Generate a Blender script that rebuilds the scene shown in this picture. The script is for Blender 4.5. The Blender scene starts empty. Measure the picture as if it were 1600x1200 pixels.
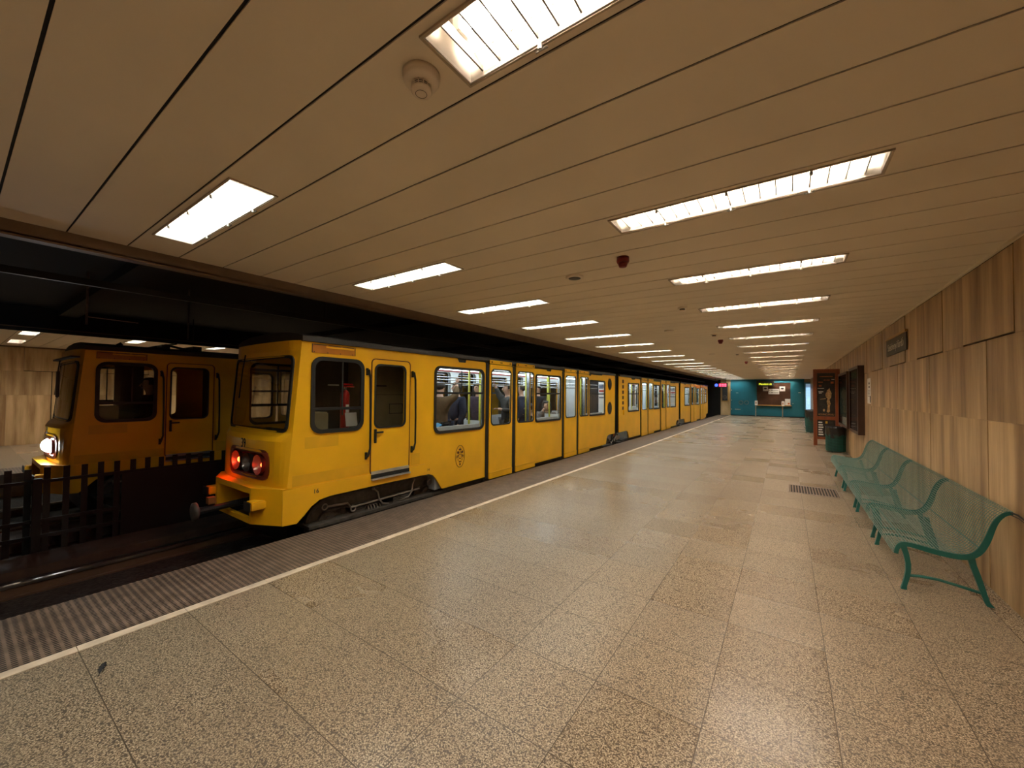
import bpy, bmesh, math, random
from mathutils import Vector, Matrix
random.seed(7)
PI = math.pi
C = bpy.context.scene.collection
sc = bpy.context.scene

# ---------------------------------------------------------------- camera
def make_camera():
    f, yaw, pitch, roll = 616.08, .608, .022, .0094
    cy, sy, cp, sp = math.cos(yaw), math.sin(yaw), math.cos(pitch), math.sin(pitch)
    F = Vector((-sy*cp, cy*cp, sp)); r = Vector((cy, sy, 0)); u = r.cross(F)
    cr, sr = math.cos(roll), math.sin(roll)
    r2 = r*cr + u*sr; u2 = u*cr - r*sr
    cam = bpy.data.cameras.new('camera'); o = bpy.data.objects.new('camera', cam); C.objects.link(o)
    m = Matrix((r2, u2, -F)).transposed().to_4x4(); m.translation = Vector((0, 0, 1.55))
    o.matrix_world = m
    cam.sensor_width = 36; cam.lens = f/1600*36; cam.clip_start = .02; cam.clip_end = 200
    sc.camera = o
make_camera()

# ---------------------------------------------------------------- world, exposure
w = bpy.data.worlds.new('world'); sc.world = w; w.use_nodes = True
w.node_tree.nodes['Background'].inputs[0].default_value = (.02, .02, .022, 1)
w.node_tree.nodes['Background'].inputs[1].default_value = .3
sc.view_settings.view_transform = 'Standard'; sc.view_settings.look = 'None'
sc.view_settings.gamma = 1; sc.view_settings.use_curve_mapping = False
sc.view_settings.exposure = 2.35
sc.cycles.use_denoising = True
sc.cycles.max_bounces = 7; sc.cycles.diffuse_bounces = 4; sc.cycles.glossy_bounces = 4
sc.cycles.transparent_max_bounces = 16; sc.cycles.sample_clamp_indirect = 4
sc.cycles.caustics_reflective = False; sc.cycles.caustics_refractive = False
TUBE = 62.0        # strength of the platform fluorescent tubes
PANEL = 6.8        # strength of the diffuser lamps along the platform edge
SALOON = 2.4       # strength of the lamps inside the train

# ---------------------------------------------------------------- materials
MATS = {}
def nodes_of(name):
    m = bpy.data.materials.new(name); m.use_nodes = True
    nt = m.node_tree; b = nt.nodes['Principled BSDF']
    return m, nt, b
def N(nt, t, **kw):
    n = nt.nodes.new(t)
    for k, v in kw.items(): setattr(n, k, v)
    return n
def mat(name, col, rough=.6, metal=0., var=.12, scale=6., emit=0., ecol=None, bump=0., coat=0., spec=None, stretch=None):
    """plain procedural material: base colour with soft noise variation"""
    if name in MATS: return MATS[name]
    m, nt, b = nodes_of(name); L = nt.links
    b.inputs['Roughness'].default_value = rough; b.inputs['Metallic'].default_value = metal
    if spec is not None: b.inputs['Specular IOR Level'].default_value = spec
    if coat: b.inputs['Coat Weight'].default_value = coat
    tc = N(nt, 'ShaderNodeTexCoord'); no = N(nt, 'ShaderNodeTexNoise')
    no.inputs['Scale'].default_value = scale; no.inputs['Detail'].default_value = 5
    if stretch:
        mp = N(nt, 'ShaderNodeMapping'); mp.inputs['Scale'].default_value = stretch
        L.new(tc.outputs['Object'], mp.inputs[0]); L.new(mp.outputs[0], no.inputs['Vector'])
    else: L.new(tc.outputs['Object'], no.inputs['Vector'])
    cr = N(nt, 'ShaderNodeValToRGB')
    cr.color_ramp.elements[0].position = .3; cr.color_ramp.elements[1].position = .7
    cr.color_ramp.elements[0].color = (*[c*(1-var) for c in col], 1)
    cr.color_ramp.elements[1].color = (*[min(1, c*(1+var)) for c in col], 1)
    L.new(no.outputs['Fac'], cr.inputs[0]); L.new(cr.outputs[0], b.inputs['Base Color'])
    if emit:
        b.inputs['Emission Color'].default_value = (*(ecol or col), 1); b.inputs['Emission Strength'].default_value = emit
    if bump:
        bp = N(nt, 'ShaderNodeBump'); bp.inputs['Strength'].default_value = bump; bp.inputs['Distance'].default_value = .01
        L.new(no.outputs['Fac'], bp.inputs['Height']); L.new(bp.outputs[0], b.inputs['Normal'])
    MATS[name] = m; return m
def glass(name, tint=(1, 1, 1), refl=1.0):
    if name in MATS: return MATS[name]
    m = bpy.data.materials.new(name); m.use_nodes = True; nt = m.node_tree; nt.nodes.clear(); L = nt.links
    out = N(nt, 'ShaderNodeOutputMaterial'); mx = N(nt, 'ShaderNodeMixShader')
    tr = N(nt, 'ShaderNodeBsdfTransparent'); gl = N(nt, 'ShaderNodeBsdfGlossy'); fr = N(nt, 'ShaderNodeMath', operation='MULTIPLY_ADD')
    lw = N(nt, 'ShaderNodeLayerWeight'); lw.inputs[0].default_value = .5
    pw = N(nt, 'ShaderNodeMath', operation='POWER'); pw.inputs[1].default_value = 4; L.new(lw.outputs['Facing'], pw.inputs[0])
    L.new(pw.outputs[0], fr.inputs[0]); fr.inputs[1].default_value = .6; fr.inputs[2].default_value = .03
    tr.inputs[0].default_value = (*tint, 1); gl.inputs['Roughness'].default_value = .02
    gl.inputs[0].default_value = (refl, refl, refl, 1)
    L.new(fr.outputs[0], mx.inputs[0]); L.new(tr.outputs[0], mx.inputs[1]); L.new(gl.outputs[0], mx.inputs[2]); L.new(mx.outputs[0], out.inputs[0])
    MATS[name] = m; return m

def floor_mat():
    m, nt, b = nodes_of('speckled_terrazzo'); L = nt.links
    geo = N(nt, 'ShaderNodeNewGeometry')
    mp = N(nt, 'ShaderNodeMapping'); mp.vector_type = 'POINT'
    P = .5185
    mp.inputs['Location'].default_value = (-.1855/P, -.485/P, 0); mp.inputs['Scale'].default_value = (1/P, 1/P, 1)
    L.new(geo.outputs['Position'], mp.inputs[0])
    mxv = N(nt, 'ShaderNodeVectorMath', operation='MAXIMUM'); L.new(mp.outputs[0], mxv.inputs[0]); mxv.inputs[1].default_value = (-3.5, -999, -999)
    fl = N(nt, 'ShaderNodeVectorMath', operation='FLOOR'); L.new(mxv.outputs[0], fl.inputs[0])
    frc = N(nt, 'ShaderNodeVectorMath', operation='FRACTION'); L.new(mp.outputs[0], frc.inputs[0])
    wn = N(nt, 'ShaderNodeTexWhiteNoise'); wn.noise_dimensions = '3D'; L.new(fl.outputs[0], wn.inputs['Vector'])
    # joints
    sub = N(nt, 'ShaderNodeVectorMath', operation='SUBTRACT'); L.new(frc.outputs[0], sub.inputs[0]); sub.inputs[1].default_value = (.5, .5, .5)
    ab = N(nt, 'ShaderNodeVectorMath', operation='ABSOLUTE'); L.new(sub.outputs[0], ab.inputs[0])
    sp = N(nt, 'ShaderNodeSeparateXYZ'); L.new(ab.outputs[0], sp.inputs[0])
    mxm = N(nt, 'ShaderNodeMath', operation='MAXIMUM'); sq = N(nt, 'ShaderNodeSeparateXYZ'); L.new(mp.outputs[0], sq.inputs[0])
    gx = N(nt, 'ShaderNodeMath', operation='GREATER_THAN'); gx.inputs[1].default_value = -3.5; L.new(sq.outputs[0], gx.inputs[0])
    mg = N(nt, 'ShaderNodeMath', operation='MULTIPLY'); L.new(gx.outputs[0], mg.inputs[0]); L.new(sp.outputs[0], mg.inputs[1])
    L.new(mg.outputs[0], mxm.inputs[0]); L.new(sp.outputs[1], mxm.inputs[1])
    gt = N(nt, 'ShaderNodeMath', operation='GREATER_THAN'); gt.inputs[1].default_value = .4955; L.new(mxm.outputs[0], gt.inputs[0])
    # speckle
    n1 = N(nt, 'ShaderNodeTexNoise'); n1.inputs['Scale'].default_value = 150; n1.inputs['Detail'].default_value = 3.0; n1.inputs['Roughness'].default_value = .62
    n1.inputs['Distortion'].default_value = .6
    L.new(geo.outputs['Position'], n1.inputs['Vector'])
    cr = N(nt, 'ShaderNodeValToRGB'); e = cr.color_ramp.elements
    e[0].position = .36; e[0].color = (.048, .031, .019, 1); e[1].position = .61; e[1].color = (.51, .41, .29, 1)
    a = e.new(.45); a.color = (.138, .098, .061, 1); a2 = e.new(.52); a2.color = (.285, .217, .147, 1)
    L.new(n1.outputs['Fac'], cr.inputs[0])
    # dark specks
    vo = N(nt, 'ShaderNodeTexVoronoi'); vo.inputs['Scale'].default_value = 120; L.new(geo.outputs['Position'], vo.inputs['Vector'])
    sepc = N(nt, 'ShaderNodeSeparateColor'); L.new(vo.outputs['Color'], sepc.inputs[0])
    lt = N(nt, 'ShaderNodeMath', operation='LESS_THAN'); lt.inputs[1].default_value = .13; L.new(sepc.outputs[0], lt.inputs[0])
    m1 = N(nt, 'ShaderNodeMix', data_type='RGBA'); L.new(lt.outputs[0], m1.inputs['Factor']); L.new(cr.outputs[0], m1.inputs['A']); m1.inputs['B'].default_value = (.10, .075, .055, 1)
    # tile tone + broad wear
    n2 = N(nt, 'ShaderNodeTexNoise'); n2.inputs['Scale'].default_value = 1.1; n2.inputs['Detail'].default_value = 3; L.new(geo.outputs['Position'], n2.inputs['Vector'])
    tone = N(nt, 'ShaderNodeMath', operation='MULTIPLY_ADD'); L.new(wn.outputs['Value'], tone.inputs[0]); tone.inputs[1].default_value = .10; tone.inputs[2].default_value = .90
    t2 = N(nt, 'ShaderNodeMath', operation='MULTIPLY_ADD'); L.new(n2.outputs['Fac'], t2.inputs[0]); t2.inputs[1].default_value = .14; L.new(tone.outputs[0], t2.inputs[2])
    sc_ = N(nt, 'ShaderNodeVectorMath', operation='SCALE'); L.new(m1.outputs['Result'], sc_.inputs[0]); L.new(t2.outputs[0], sc_.inputs['Scale'])
    m2 = N(nt, 'ShaderNodeMix', data_type='RGBA'); L.new(gt.outputs[0], m2.inputs['Factor']); L.new(sc_.outputs[0], m2.inputs['A']); m2.inputs['B'].default_value = (.07, .05, .032, 1)
    L.new(m2.outputs['Result'], b.inputs['Base Color'])
    sepw = N(nt, 'ShaderNodeSeparateColor'); L.new(wn.outputs['Color'], sepw.inputs[0])
    r1 = N(nt, 'ShaderNodeMath', operation='MULTIPLY_ADD'); L.new(sepw.outputs[1], r1.inputs[0]); r1.inputs[1].default_value = .16; r1.inputs[2].default_value = .20
    r2 = N(nt, 'ShaderNodeMath', operation='MULTIPLY_ADD'); L.new(n2.outputs['Fac'], r2.inputs[0]); r2.inputs[1].default_value = .07; L.new(r1.outputs[0], r2.inputs[2])
    L.new(r2.outputs[0], b.inputs['Roughness'])
    # every slab lies a hair out of level
    sv = N(nt, 'ShaderNodeVectorMath', operation='SUBTRACT'); L.new(wn.outputs['Color'], sv.inputs[0]); sv.inputs[1].default_value = (.5, .5, .5)
    ss = N(nt, 'ShaderNodeVectorMath', operation='MULTIPLY'); L.new(sv.outputs[0], ss.inputs[0]); ss.inputs[1].default_value = (.0035, .0035, 0)
    ad = N(nt, 'ShaderNodeVectorMath', operation='ADD'); L.new(geo.outputs['Normal'], ad.inputs[0]); L.new(ss.outputs[0], ad.inputs[1])
    nm = N(nt, 'ShaderNodeVectorMath', operation='NORMALIZE'); L.new(ad.outputs[0], nm.inputs[0])
    L.new(nm.outputs[0], b.inputs['Normal'])
    b.inputs['Specular IOR Level'].default_value = .4
    return m
def stone_mat(name, c0, c1, c2):
    """travertine slab with vertical veins; every slab (mesh island) its own tone"""
    m, nt, b = nodes_of(name); L = nt.links
    geo = N(nt, 'ShaderNodeNewGeometry')
    mp = N(nt, 'ShaderNodeMapping'); mp.inputs['Scale'].default_value = (1, 3.0, .30)
    off = N(nt, 'ShaderNodeVectorMath', operation='SCALE'); L.new(geo.outputs['Random Per Island'], off.inputs[0]); off.inputs['Scale'].default_value = 13
    ad = N(nt, 'ShaderNodeVectorMath', operation='ADD'); L.new(geo.outputs['Position'], ad.inputs[0])
    cmb = N(nt, 'ShaderNodeCombineXYZ'); L.new(geo.outputs['Random Per Island'], cmb.inputs[0]); L.new(cmb.outputs[0], off.inputs[0])
    L.new(off.outputs[0], ad.inputs[1]); L.new(ad.outputs[0], mp.inputs[0])
    no = N(nt, 'ShaderNodeTexNoise'); no.inputs['Scale'].default_value = 1.7; no.inputs['Detail'].default_value = 9; no.inputs['Roughness'].default_value = .6
    L.new(mp.outputs[0], no.inputs['Vector'])
    cr = N(nt, 'ShaderNodeValToRGB'); e = cr.color_ramp.elements
    e[0].position = .33; e[0].color = (*c0, 1); e[1].position = .68; e[1].color = (*c2, 1); a = e.new(.5); a.color = (*c1, 1)
    L.new(no.outputs['Fac'], cr.inputs[0])
    mr = N(nt, 'ShaderNodeMath', operation='MULTIPLY_ADD'); L.new(geo.outputs['Random Per Island'], mr.inputs[0]); mr.inputs[1].default_value = .20; mr.inputs[2].default_value = .88
    s = N(nt, 'ShaderNodeVectorMath', operation='SCALE'); L.new(cr.outputs[0], s.inputs[0]); L.new(mr.outputs[0], s.inputs['Scale'])
    L.new(s.outputs[0], b.inputs['Base Color']); b.inputs['Roughness'].default_value = .38
    n2 = N(nt, 'ShaderNodeTexNoise'); n2.inputs['Scale'].default_value = 45; n2.inputs['Detail'].default_value = 4; L.new(geo.outputs['Position'], n2.inputs['Vector'])
    bp = N(nt, 'ShaderNodeBump'); bp.inputs['Strength'].default_value = .12; bp.inputs['Distance'].default_value = .004
    L.new(n2.outputs['Fac'], bp.inputs['Height']); L.new(bp.outputs[0], b.inputs['Normal'])
    return m
def grate_mat():
    """cast walking grid along the platform edge: rows of slots across the strip"""
    m, nt, b = nodes_of('edge_grid_plate'); L = nt.links
    geo = N(nt, 'ShaderNodeNewGeometry')
    sp = N(nt, 'ShaderNodeSeparateXYZ'); L.new(geo.outputs['Position'], sp.inputs[0])
    def saw(o, per, off=0):
        a = N(nt, 'ShaderNodeMath', operation='MULTIPLY_ADD'); L.new(o, a.inputs[0]); a.inputs[1].default_value = 1/per; a.inputs[2].default_value = off+1000
        f_ = N(nt, 'ShaderNodeMath', operation='FRACT'); L.new(a.outputs[0], f_.inputs[0])
        s_ = N(nt, 'ShaderNodeMath', operation='SUBTRACT'); L.new(f_.outputs[0], s_.inputs[0]); s_.inputs[1].default_value = .5
        q = N(nt, 'ShaderNodeMath', operation='ABSOLUTE'); L.new(s_.outputs[0], q.inputs[0]); return q.outputs[0]
    ax = saw(sp.outputs[0], .026); ay = saw(sp.outputs[1], .040)
    def sq(o, k):
        a = N(nt, 'ShaderNodeMath', operation='DIVIDE'); L.new(o, a.inputs[0]); a.inputs[1].default_value = k
        p = N(nt, 'ShaderNodeMath', operation='POWER'); L.new(a.outputs[0], p.inputs[0]); p.inputs[1].default_value = 2; return p.outputs[0]
    sm = N(nt, 'ShaderNodeMath', operation='ADD'); L.new(sq(ax, .32), sm.inputs[0]); L.new(sq(ay, .34), sm.inputs[1])
    mu = N(nt, 'ShaderNodeMath', operation='LESS_THAN'); L.new(sm.outputs[0], mu.inputs[0]); mu.inputs[1].default_value = 1
    no = N(nt, 'ShaderNodeTexNoise'); no.inputs['Scale'].default_value = 7; no.inputs['Detail'].default_value = 6; L.new(geo.outputs['Position'], no.inputs['Vector'])
    cr = N(nt, 'ShaderNodeValToRGB'); e = cr.color_ramp.elements
    e[0].position = .3; e[0].color = (.13, .085, .06, 1); e[1].position = .7; e[1].color = (.235, .165, .12, 1)
    L.new(no.outputs['Fac'], cr.inputs[0])
    mx = N(nt, 'ShaderNodeMix', data_type='RGBA'); L.new(mu.outputs[0], mx.inputs['Factor']); L.new(cr.outputs[0], mx.inputs['A']); mx.inputs['B'].default_value = (.02, .015, .012, 1)
    L.new(mx.outputs['Result'], b.inputs['Base Color']); b.inputs['Roughness'].default_value = .55
    inv = N(nt, 'ShaderNodeMath', operation='SUBTRACT'); inv.inputs[0].default_value = 1; L.new(mu.outputs[0], inv.inputs[1])
    bp = N(nt, 'ShaderNodeBump'); bp.inputs['Strength'].default_value = .6; bp.inputs['Distance'].default_value = .006
    L.new(inv.outputs[0], bp.inputs['Height']); L.new(bp.outputs[0], b.inputs['Normal'])
    return m

M = dict(
 floor=floor_mat(), grate=grate_mat(),
 wall=stone_mat('travertine_slabs', (.20, .11, .045), (.41, .262, .125), (.62, .44, .24)),
 wallf=stone_mat('far_travertine_slabs', (.34, .20, .09), (.56, .39, .20), (.74, .54, .31)),
 edge=mat('pale_edge_stone', (.66, .53, .40), .5, var=.18, scale=9),
 ceil=mat('cream_metal_ceiling', (.77, .665, .51), .6, var=.05, scale=1.3),
 void=mat('black_void', (.012, .010, .009), .9, var=.2),
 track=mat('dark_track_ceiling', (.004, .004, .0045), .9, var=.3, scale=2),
 fascia=mat('brown_fascia', (.16, .10, .06), .5),
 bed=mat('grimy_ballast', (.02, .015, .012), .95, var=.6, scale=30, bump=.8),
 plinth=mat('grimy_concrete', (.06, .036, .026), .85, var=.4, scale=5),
 rail=mat('worn_rail_steel', (.42, .38, .34), .28, 1., var=.1),
 railside=mat('rusty_rail', (.10, .055, .03), .8),
 fence=mat('black_fence', (.004, .004, .004), .7),
 yellow=mat('yellow_train_paint', (.93, .47, .010), .36, var=.07, scale=2.2, coat=.08),
 yellow2=mat('yellow_patch_paint', (.80, .40, .012), .45, var=.06),
 rubber=mat('black_rubber', (.012, .011, .010), .55, var=.1),
 roof=mat('dark_roof_paint', (.045, .04, .036), .6),
 black=mat('black_paint', (.010, .010, .010), .45),
 under=mat('oily_undercarriage', (.075, .06, .048), .6, var=.4, scale=14),
 under2=mat('worn_undercarriage_steel', (.30, .25, .21), .45, .4, var=.3),
 alu=mat('brushed_aluminium', (.62, .62, .60), .32, .9),
 steel=mat('stainless_tube', (.55, .58, .62), .25, .9),
 pole=mat('yellow_green_pole', (.55, .56, .06), .35),
 whitep=mat('white_interior_panel', (.72, .76, .78), .4, var=.03),
 cabp=mat('olive_cab_panel', (.26, .22, .12), .6),
 cabd=mat('dark_cab_panel', (.045, .038, .03), .7),
 seat=mat('grey_seat_shell', (.42, .44, .46), .45),
 glass=glass('clear_glass', (.93, .95, .95)), dglass=glass('tinted_glass', (.72, .72, .70)),
 cover=glass('lamp_cover', (.97, .97, .96), .5),
 lampw=mat('white_lamp_metal', (.50, .46, .41), .45, var=.02), fin=mat('grey_lamp_fins', (.22, .205, .18), .5, var=.02),
 tube=mat('fluorescent_tube', (1, 1, 1), emit=TUBE, ecol=(1, .88, .74)),
 diff=mat('lamp_diffuser', (1, 1, 1), emit=PANEL, ecol=(.95, 1, .93)),
 clip=mat('steel_clip', (.35, .32, .27), .35, .9),
 teal=mat('teal_metal_panel', (.001, .135, .20), .6, var=.08, scale=1.5),
 green=mat('bench_green_paint', (.012, .135, .115), .4, var=.15),
 greenw=mat('highlight_green_wire', (.13, .225, .19), .35, var=.25, scale=25),  # paler than the bench paint: wire highlights put into the colour
 bin=mat('dark_green_bin', (.004, .022, .018), .5, var=.2),
 bag=mat('black_bin_bag', (.012, .012, .013), .28, var=.1, bump=.2),
 wood=mat('red_brown_wood', (.235, .06, .018), .45, var=.22, scale=3, stretch=(8, 8, 1)),
 darkwood=mat('dark_brown_case', (.045, .018, .012), .4),
 paper=mat('white_paper', (.80, .79, .75), .7, var=.03),
 ink=mat('dark_ink', (.02, .02, .022), .7),
 sign=mat('grey_brown_sign', (.055, .047, .042), .5),
 gold=mat('ochre_rail', (.42, .24, .07), .4),
 letters=mat('pale_letters', (.72, .68, .58), .5),
 detect=mat('off_white_plastic', (.74, .63, .50), .45, var=.04),
 redp=mat('dark_red_plastic', (.17, .008, .010), .4),
 ext=mat('red_enamel', (.50, .012, .010), .3, coat=.3),
 redlamp=mat('red_tail_lamp', (1, .05, .01), emit=8, ecol=(1, .045, .008)),
 redrim=mat('red_lens_rim', (.8, .03, .01), .25, emit=1.2, ecol=(1, .07, .02)),  # emission stands in for red light reflected by the rim
 whitelamp=mat('white_head_lamp', (1, 1, 1), emit=14, ecol=(.9, .97, 1)),
 saloon=mat('saloon_lamp', (1, 1, 1), emit=SALOON, ecol=(.86, .97, 1)),
 skin=mat('skin', (.52, .31, .22), .55, var=.05), hair=mat('dark_hair', (.018, .012, .009), .6, var=.4, scale=60),
 leaf=mat('dry_leaf', (.30, .14, .05), .7, var=.3, scale=40),
)

# ---------------------------------------------------------------- object helpers
def tag(o, label=None, cat=None, group=None, kind=None):
    if label: o['label'] = label
    if cat: o['category'] = cat
    if group: o['group'] = group
    if kind: o['kind'] = kind
    return o
def thing(name, label, cat, loc=(0, 0, 0), group=None, rz=0):
    o = bpy.data.objects.new(name, None); C.objects.link(o); o.location = loc; o.rotation_euler = (0, 0, rz)
    o.empty_display_size = .1
    return tag(o, label, cat, group)
def rootloc(p):
    while p.parent: p = p.parent
    return p.location
def finish(me, m):
    for x in (m if isinstance(m, (list, tuple)) else [m]): me.materials.append(x)
def part(name, bm, m, parent=None, smooth=False, label=None, local=False):
    """link bm (world coordinates, or local to the root when local=True) as ONE mesh object"""
    me = bpy.data.meshes.new(name)
    if isinstance(bm, bmesh.types.BMesh):
        bm.to_mesh(me); bm.free()
    else: me = bm
    if parent is not None and not local:
        l = rootloc(parent); me.transform(Matrix.Translation(-l))
    finish(me, m)
    if smooth:
        for p in me.polygons: p.use_smooth = True
    o = bpy.data.objects.new(name, me); C.objects.link(o)
    if parent is not None: o.parent = parent
    if label: o['label'] = label
    return o
def copy_tree(o, parent=None, loc=None, label=None):
    c = o.copy(); C.objects.link(c); c.parent = parent
    if loc is not None: c.location = loc
    if label: c['label'] = label
    for ch in list(o.children): copy_tree(ch, c)
    return c
def NB(): return bmesh.new()
def box(bm, x0, x1, y0, y1, z0, z1, mi=0):
    vs = [bm.verts.new((x, y, z)) for x in (x0, x1) for y in (y0, y1) for z in (z0, z1)]
    for f in ((0, 1, 3, 2), (4, 6, 7, 5), (0, 4, 5, 1), (2, 3, 7, 6), (0, 2, 6, 4), (1, 5, 7, 3)):
        bm.faces.new([vs[i] for i in f]).material_index = mi
    return bm
def bevel(bm, w, seg=2):
    bmesh.ops.bevel(bm, geom=bm.edges[:], offset=w, segments=seg, affect='EDGES', clamp_overlap=True); return bm
def tube(bm, pts, r, seg=8, cap=True, mi=0):
    pts = [Vector(p) for p in pts]; rings = []
    rr = r if isinstance(r, (list, tuple)) else [r]*len(pts)
    ref = None
    for i, p in enumerate(pts):
        d = (pts[min(i+1, len(pts)-1)] - pts[max(i-1, 0)]).normalized()
        if ref is None: ref = Vector((0, 0, 1)) if abs(d.z) < .9 else Vector((1, 0, 0))
        a = d.cross(ref).normalized(); b = a.cross(d).normalized(); ref = b
        rings.append([bm.verts.new(p + (a*math.cos(t) + b*math.sin(t))*rr[i]) for t in [2*PI*k/seg for k in range(seg)]])
    for A, B in zip(rings, rings[1:]):
        for k in range(seg): bm.faces.new((A[k], A[(k+1) % seg], B[(k+1) % seg], B[k])).material_index = mi
    if cap:
        bm.faces.new(rings[0][::-1]).material_index = mi; bm.faces.new(rings[-1]).material_index = mi
    return bm
def lathe(bm, prof, c=(0, 0, 0), seg=24, axis='z', sx=1, sy=1, mi=0):
    rings = []
    for r, h in prof:
        ring = []
        for k in range(seg):
            t = 2*PI*k/seg; a, b = r*math.cos(t)*sx, r*math.sin(t)*sy
            v = {'z': (a, b, h), 'x': (h, a, b), 'y': (a, h, b)}[axis]
            ring.append(bm.verts.new(Vector(c) + Vector(v)))
        rings.append(ring)
    for A, B in zip(rings, rings[1:]):
        for k in range(seg): bm.faces.new((A[k], A[(k+1) % seg], B[(k+1) % seg], B[k])).material_index = mi
    bm.faces.new(rings[0][::-1]).material_index = mi; bm.faces.new(rings[-1]).material_index = mi
    return bm
def ball(bm, c, r, s=(1, 1, 1), seg=14, mi=0):
    n0 = len(bm.verts)
    g = bmesh.ops.create_uvsphere(bm, u_segments=seg, v_segments=max(6, seg//2+2), radius=r)
    for v in g['verts']: v.co = Vector((v.co.x*s[0], v.co.y*s[1], v.co.z*s[2])) + Vector(c)
    return bm
def rrect(a0, a1, b0, b1, r, n=5):
    r = min(r, (a1-a0)/2-1e-4, (b1-b0)/2-1e-4); P = []
    for cx, cy, t0 in ((a1-r, b1-r, 0), (a0+r, b1-r, PI/2), (a0+r, b0+r, PI), (a1-r, b0+r, 1.5*PI)):
        for k in range(n+1):
            t = t0 + PI/2*k/n; P.append((cx+r*math.cos(t), cy+r*math.sin(t)))
    return P
def plate(polys, t, fn):
    """polygons with holes (even-odd) in (a,b), thickness t; fn(a,b,h)->world; returns mesh"""
    cu = bpy.data.curves.new('tmp', 'CURVE'); cu.dimensions = '2D'; cu.fill_mode = 'BOTH'; cu.extrude = t/2
    for P in polys:
        s = cu.splines.new('POLY'); s.points.add(len(P)-1); s.use_cyclic_u = True
        for q, (a, b) in zip(s.points, P): q.co = (a, b, 0, 1)
    o = bpy.data.objects.new('tmp', cu); C.objects.link(o)
    dg = bpy.context.evaluated_depsgraph_get(); me = bpy.data.meshes.new_from_object(o.evaluated_get(dg))
    bpy.data.objects.remove(o); bpy.data.curves.remove(cu)
    me.materials.clear()
    for v in me.vertices: v.co = Vector(fn(v.co.x, v.co.y, v.co.z))
    me.update(); return me
def textmesh(s, size, fn, ext=.002, align='CENTER', sx=1.):
    cu = bpy.data.curves.new('tmp', 'FONT'); cu.body = s; cu.size = size; cu.extrude = ext; cu.align_x = align; cu.align_y = 'CENTER'
    cu.resolution_u = 3
    o = bpy.data.objects.new('tmp', cu); C.objects.link(o)
    dg = bpy.context.evaluated_depsgraph_get(); me = bpy.data.meshes.new_from_object(o.evaluated_get(dg))
    bpy.data.objects.remove(o); bpy.data.curves.remove(cu)
    me.materials.clear()
    for v in me.vertices: v.co = Vector(fn(v.co.x*sx, v.co.y, v.co.z))
    me.update(); return me
def struct(name, bm, m, smooth=False):
    o = part(name, bm, m, None, smooth); o['kind'] = 'structure'; return o
def merge(bm, me):
    bm.from_mesh(me); return bm

# ================================================================ THE STATION
XE, XW, ZC = -4.31, 1.354, 2.693        # platform edge, right wall, ceiling
CX = -7.9                               # axis of the station between the two tracks
def mx(x): return 2*CX - x
Y0, Y1 = -5.0, 34.0
SL, SY = .3255, .154                    # ceiling strip pitch

struct('floor', box(NB(), -3.43, XW+.05, Y0, Y1, -.5, 0), M['floor'])
struct('floor_far_platform', box(NB(), mx(XW)-.05, mx(-3.43), Y0, Y1, -.5, 0), M['floor'])
bm = NB(); y = .485-.5185*11; 
while y < Y1:
    box(bm, -3.505, -3.432, max(y, Y0)+.002, min(y+.5185, Y1)-.002, -.5, .004); y += .5185
struct('trim_1', bm, M['edge'])
struct('platform_edge', box(NB(), XE, -3.507, Y0, Y1, -.5, 0), M['grate'])
struct('platform_edge_far', box(NB(), mx(-3.43), mx(XE), Y0, Y1, -.5, 0), M['grate'])
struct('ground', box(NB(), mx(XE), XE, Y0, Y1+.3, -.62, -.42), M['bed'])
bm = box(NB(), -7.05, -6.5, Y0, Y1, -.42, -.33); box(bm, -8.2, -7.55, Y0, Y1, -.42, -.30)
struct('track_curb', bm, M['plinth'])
# walls
def wallslabs(x, sgn, nm, m):
    bm = NB(); t = .02
    def slab(y0, y1, z0, z1, d=0, g=.004):
        box(bm, *(sorted((x-sgn*(d), x+sgn*.06))), y0+g, y1-g, z0+g, z1-g)
    y = 4.89-.79*13
    k = 0
    while y < Y1:
        yb = min(y+.79, Y1)
        j = .006 if k % 2 else .003
        e0, e1 = ((.009, .001) if k % 2 else (.001, .009))
        for z0, z1 in ((0, 1.36), (1.36, 2.015)): box(bm, *(sorted((x, x+sgn*.06))), y+e0, yb-e1, z0+.001, z1-.001)
        y += .79; k += 1
    y = 4.39-1.587*6
    while y < Y1:
        slab(y, min(y+1.01, Y1), 2.022, 2.67, .004, .007)
        if y+1.02 < Y1: box(bm, *(sorted((x, x+sgn*.06))), y+1.01, min(y+1.587, Y1), 2.0155, 2.67)
        y += 1.587
    struct(nm, bm, m)
    b2 = box(NB(), *sorted((x+sgn*.03, x+sgn*.15)), Y0, Y1, -.5, 3.2); struct(nm+'_backing', b2, M['void'])
wallslabs(XW, 1, 'wall_right', M['wall']); wallslabs(mx(XW), -1, 'wall_left', M['wallf'])
struct('trim_2', box(NB(), XW-.02, XW+.0, Y0, Y1, 2.672, ZC), M['ceil'])
struct('trim_3', box(NB(), mx(XW), mx(XW)+.03, Y0, Y1, 2.655, ZC), M['fascia'])
struct('wall_back', box(NB(), mx(XW)-.1, XW+.1, Y0-.1, Y0, -.5, 3.2), M['wallf'])  # unseen closing wall, added for light bounce
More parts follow.
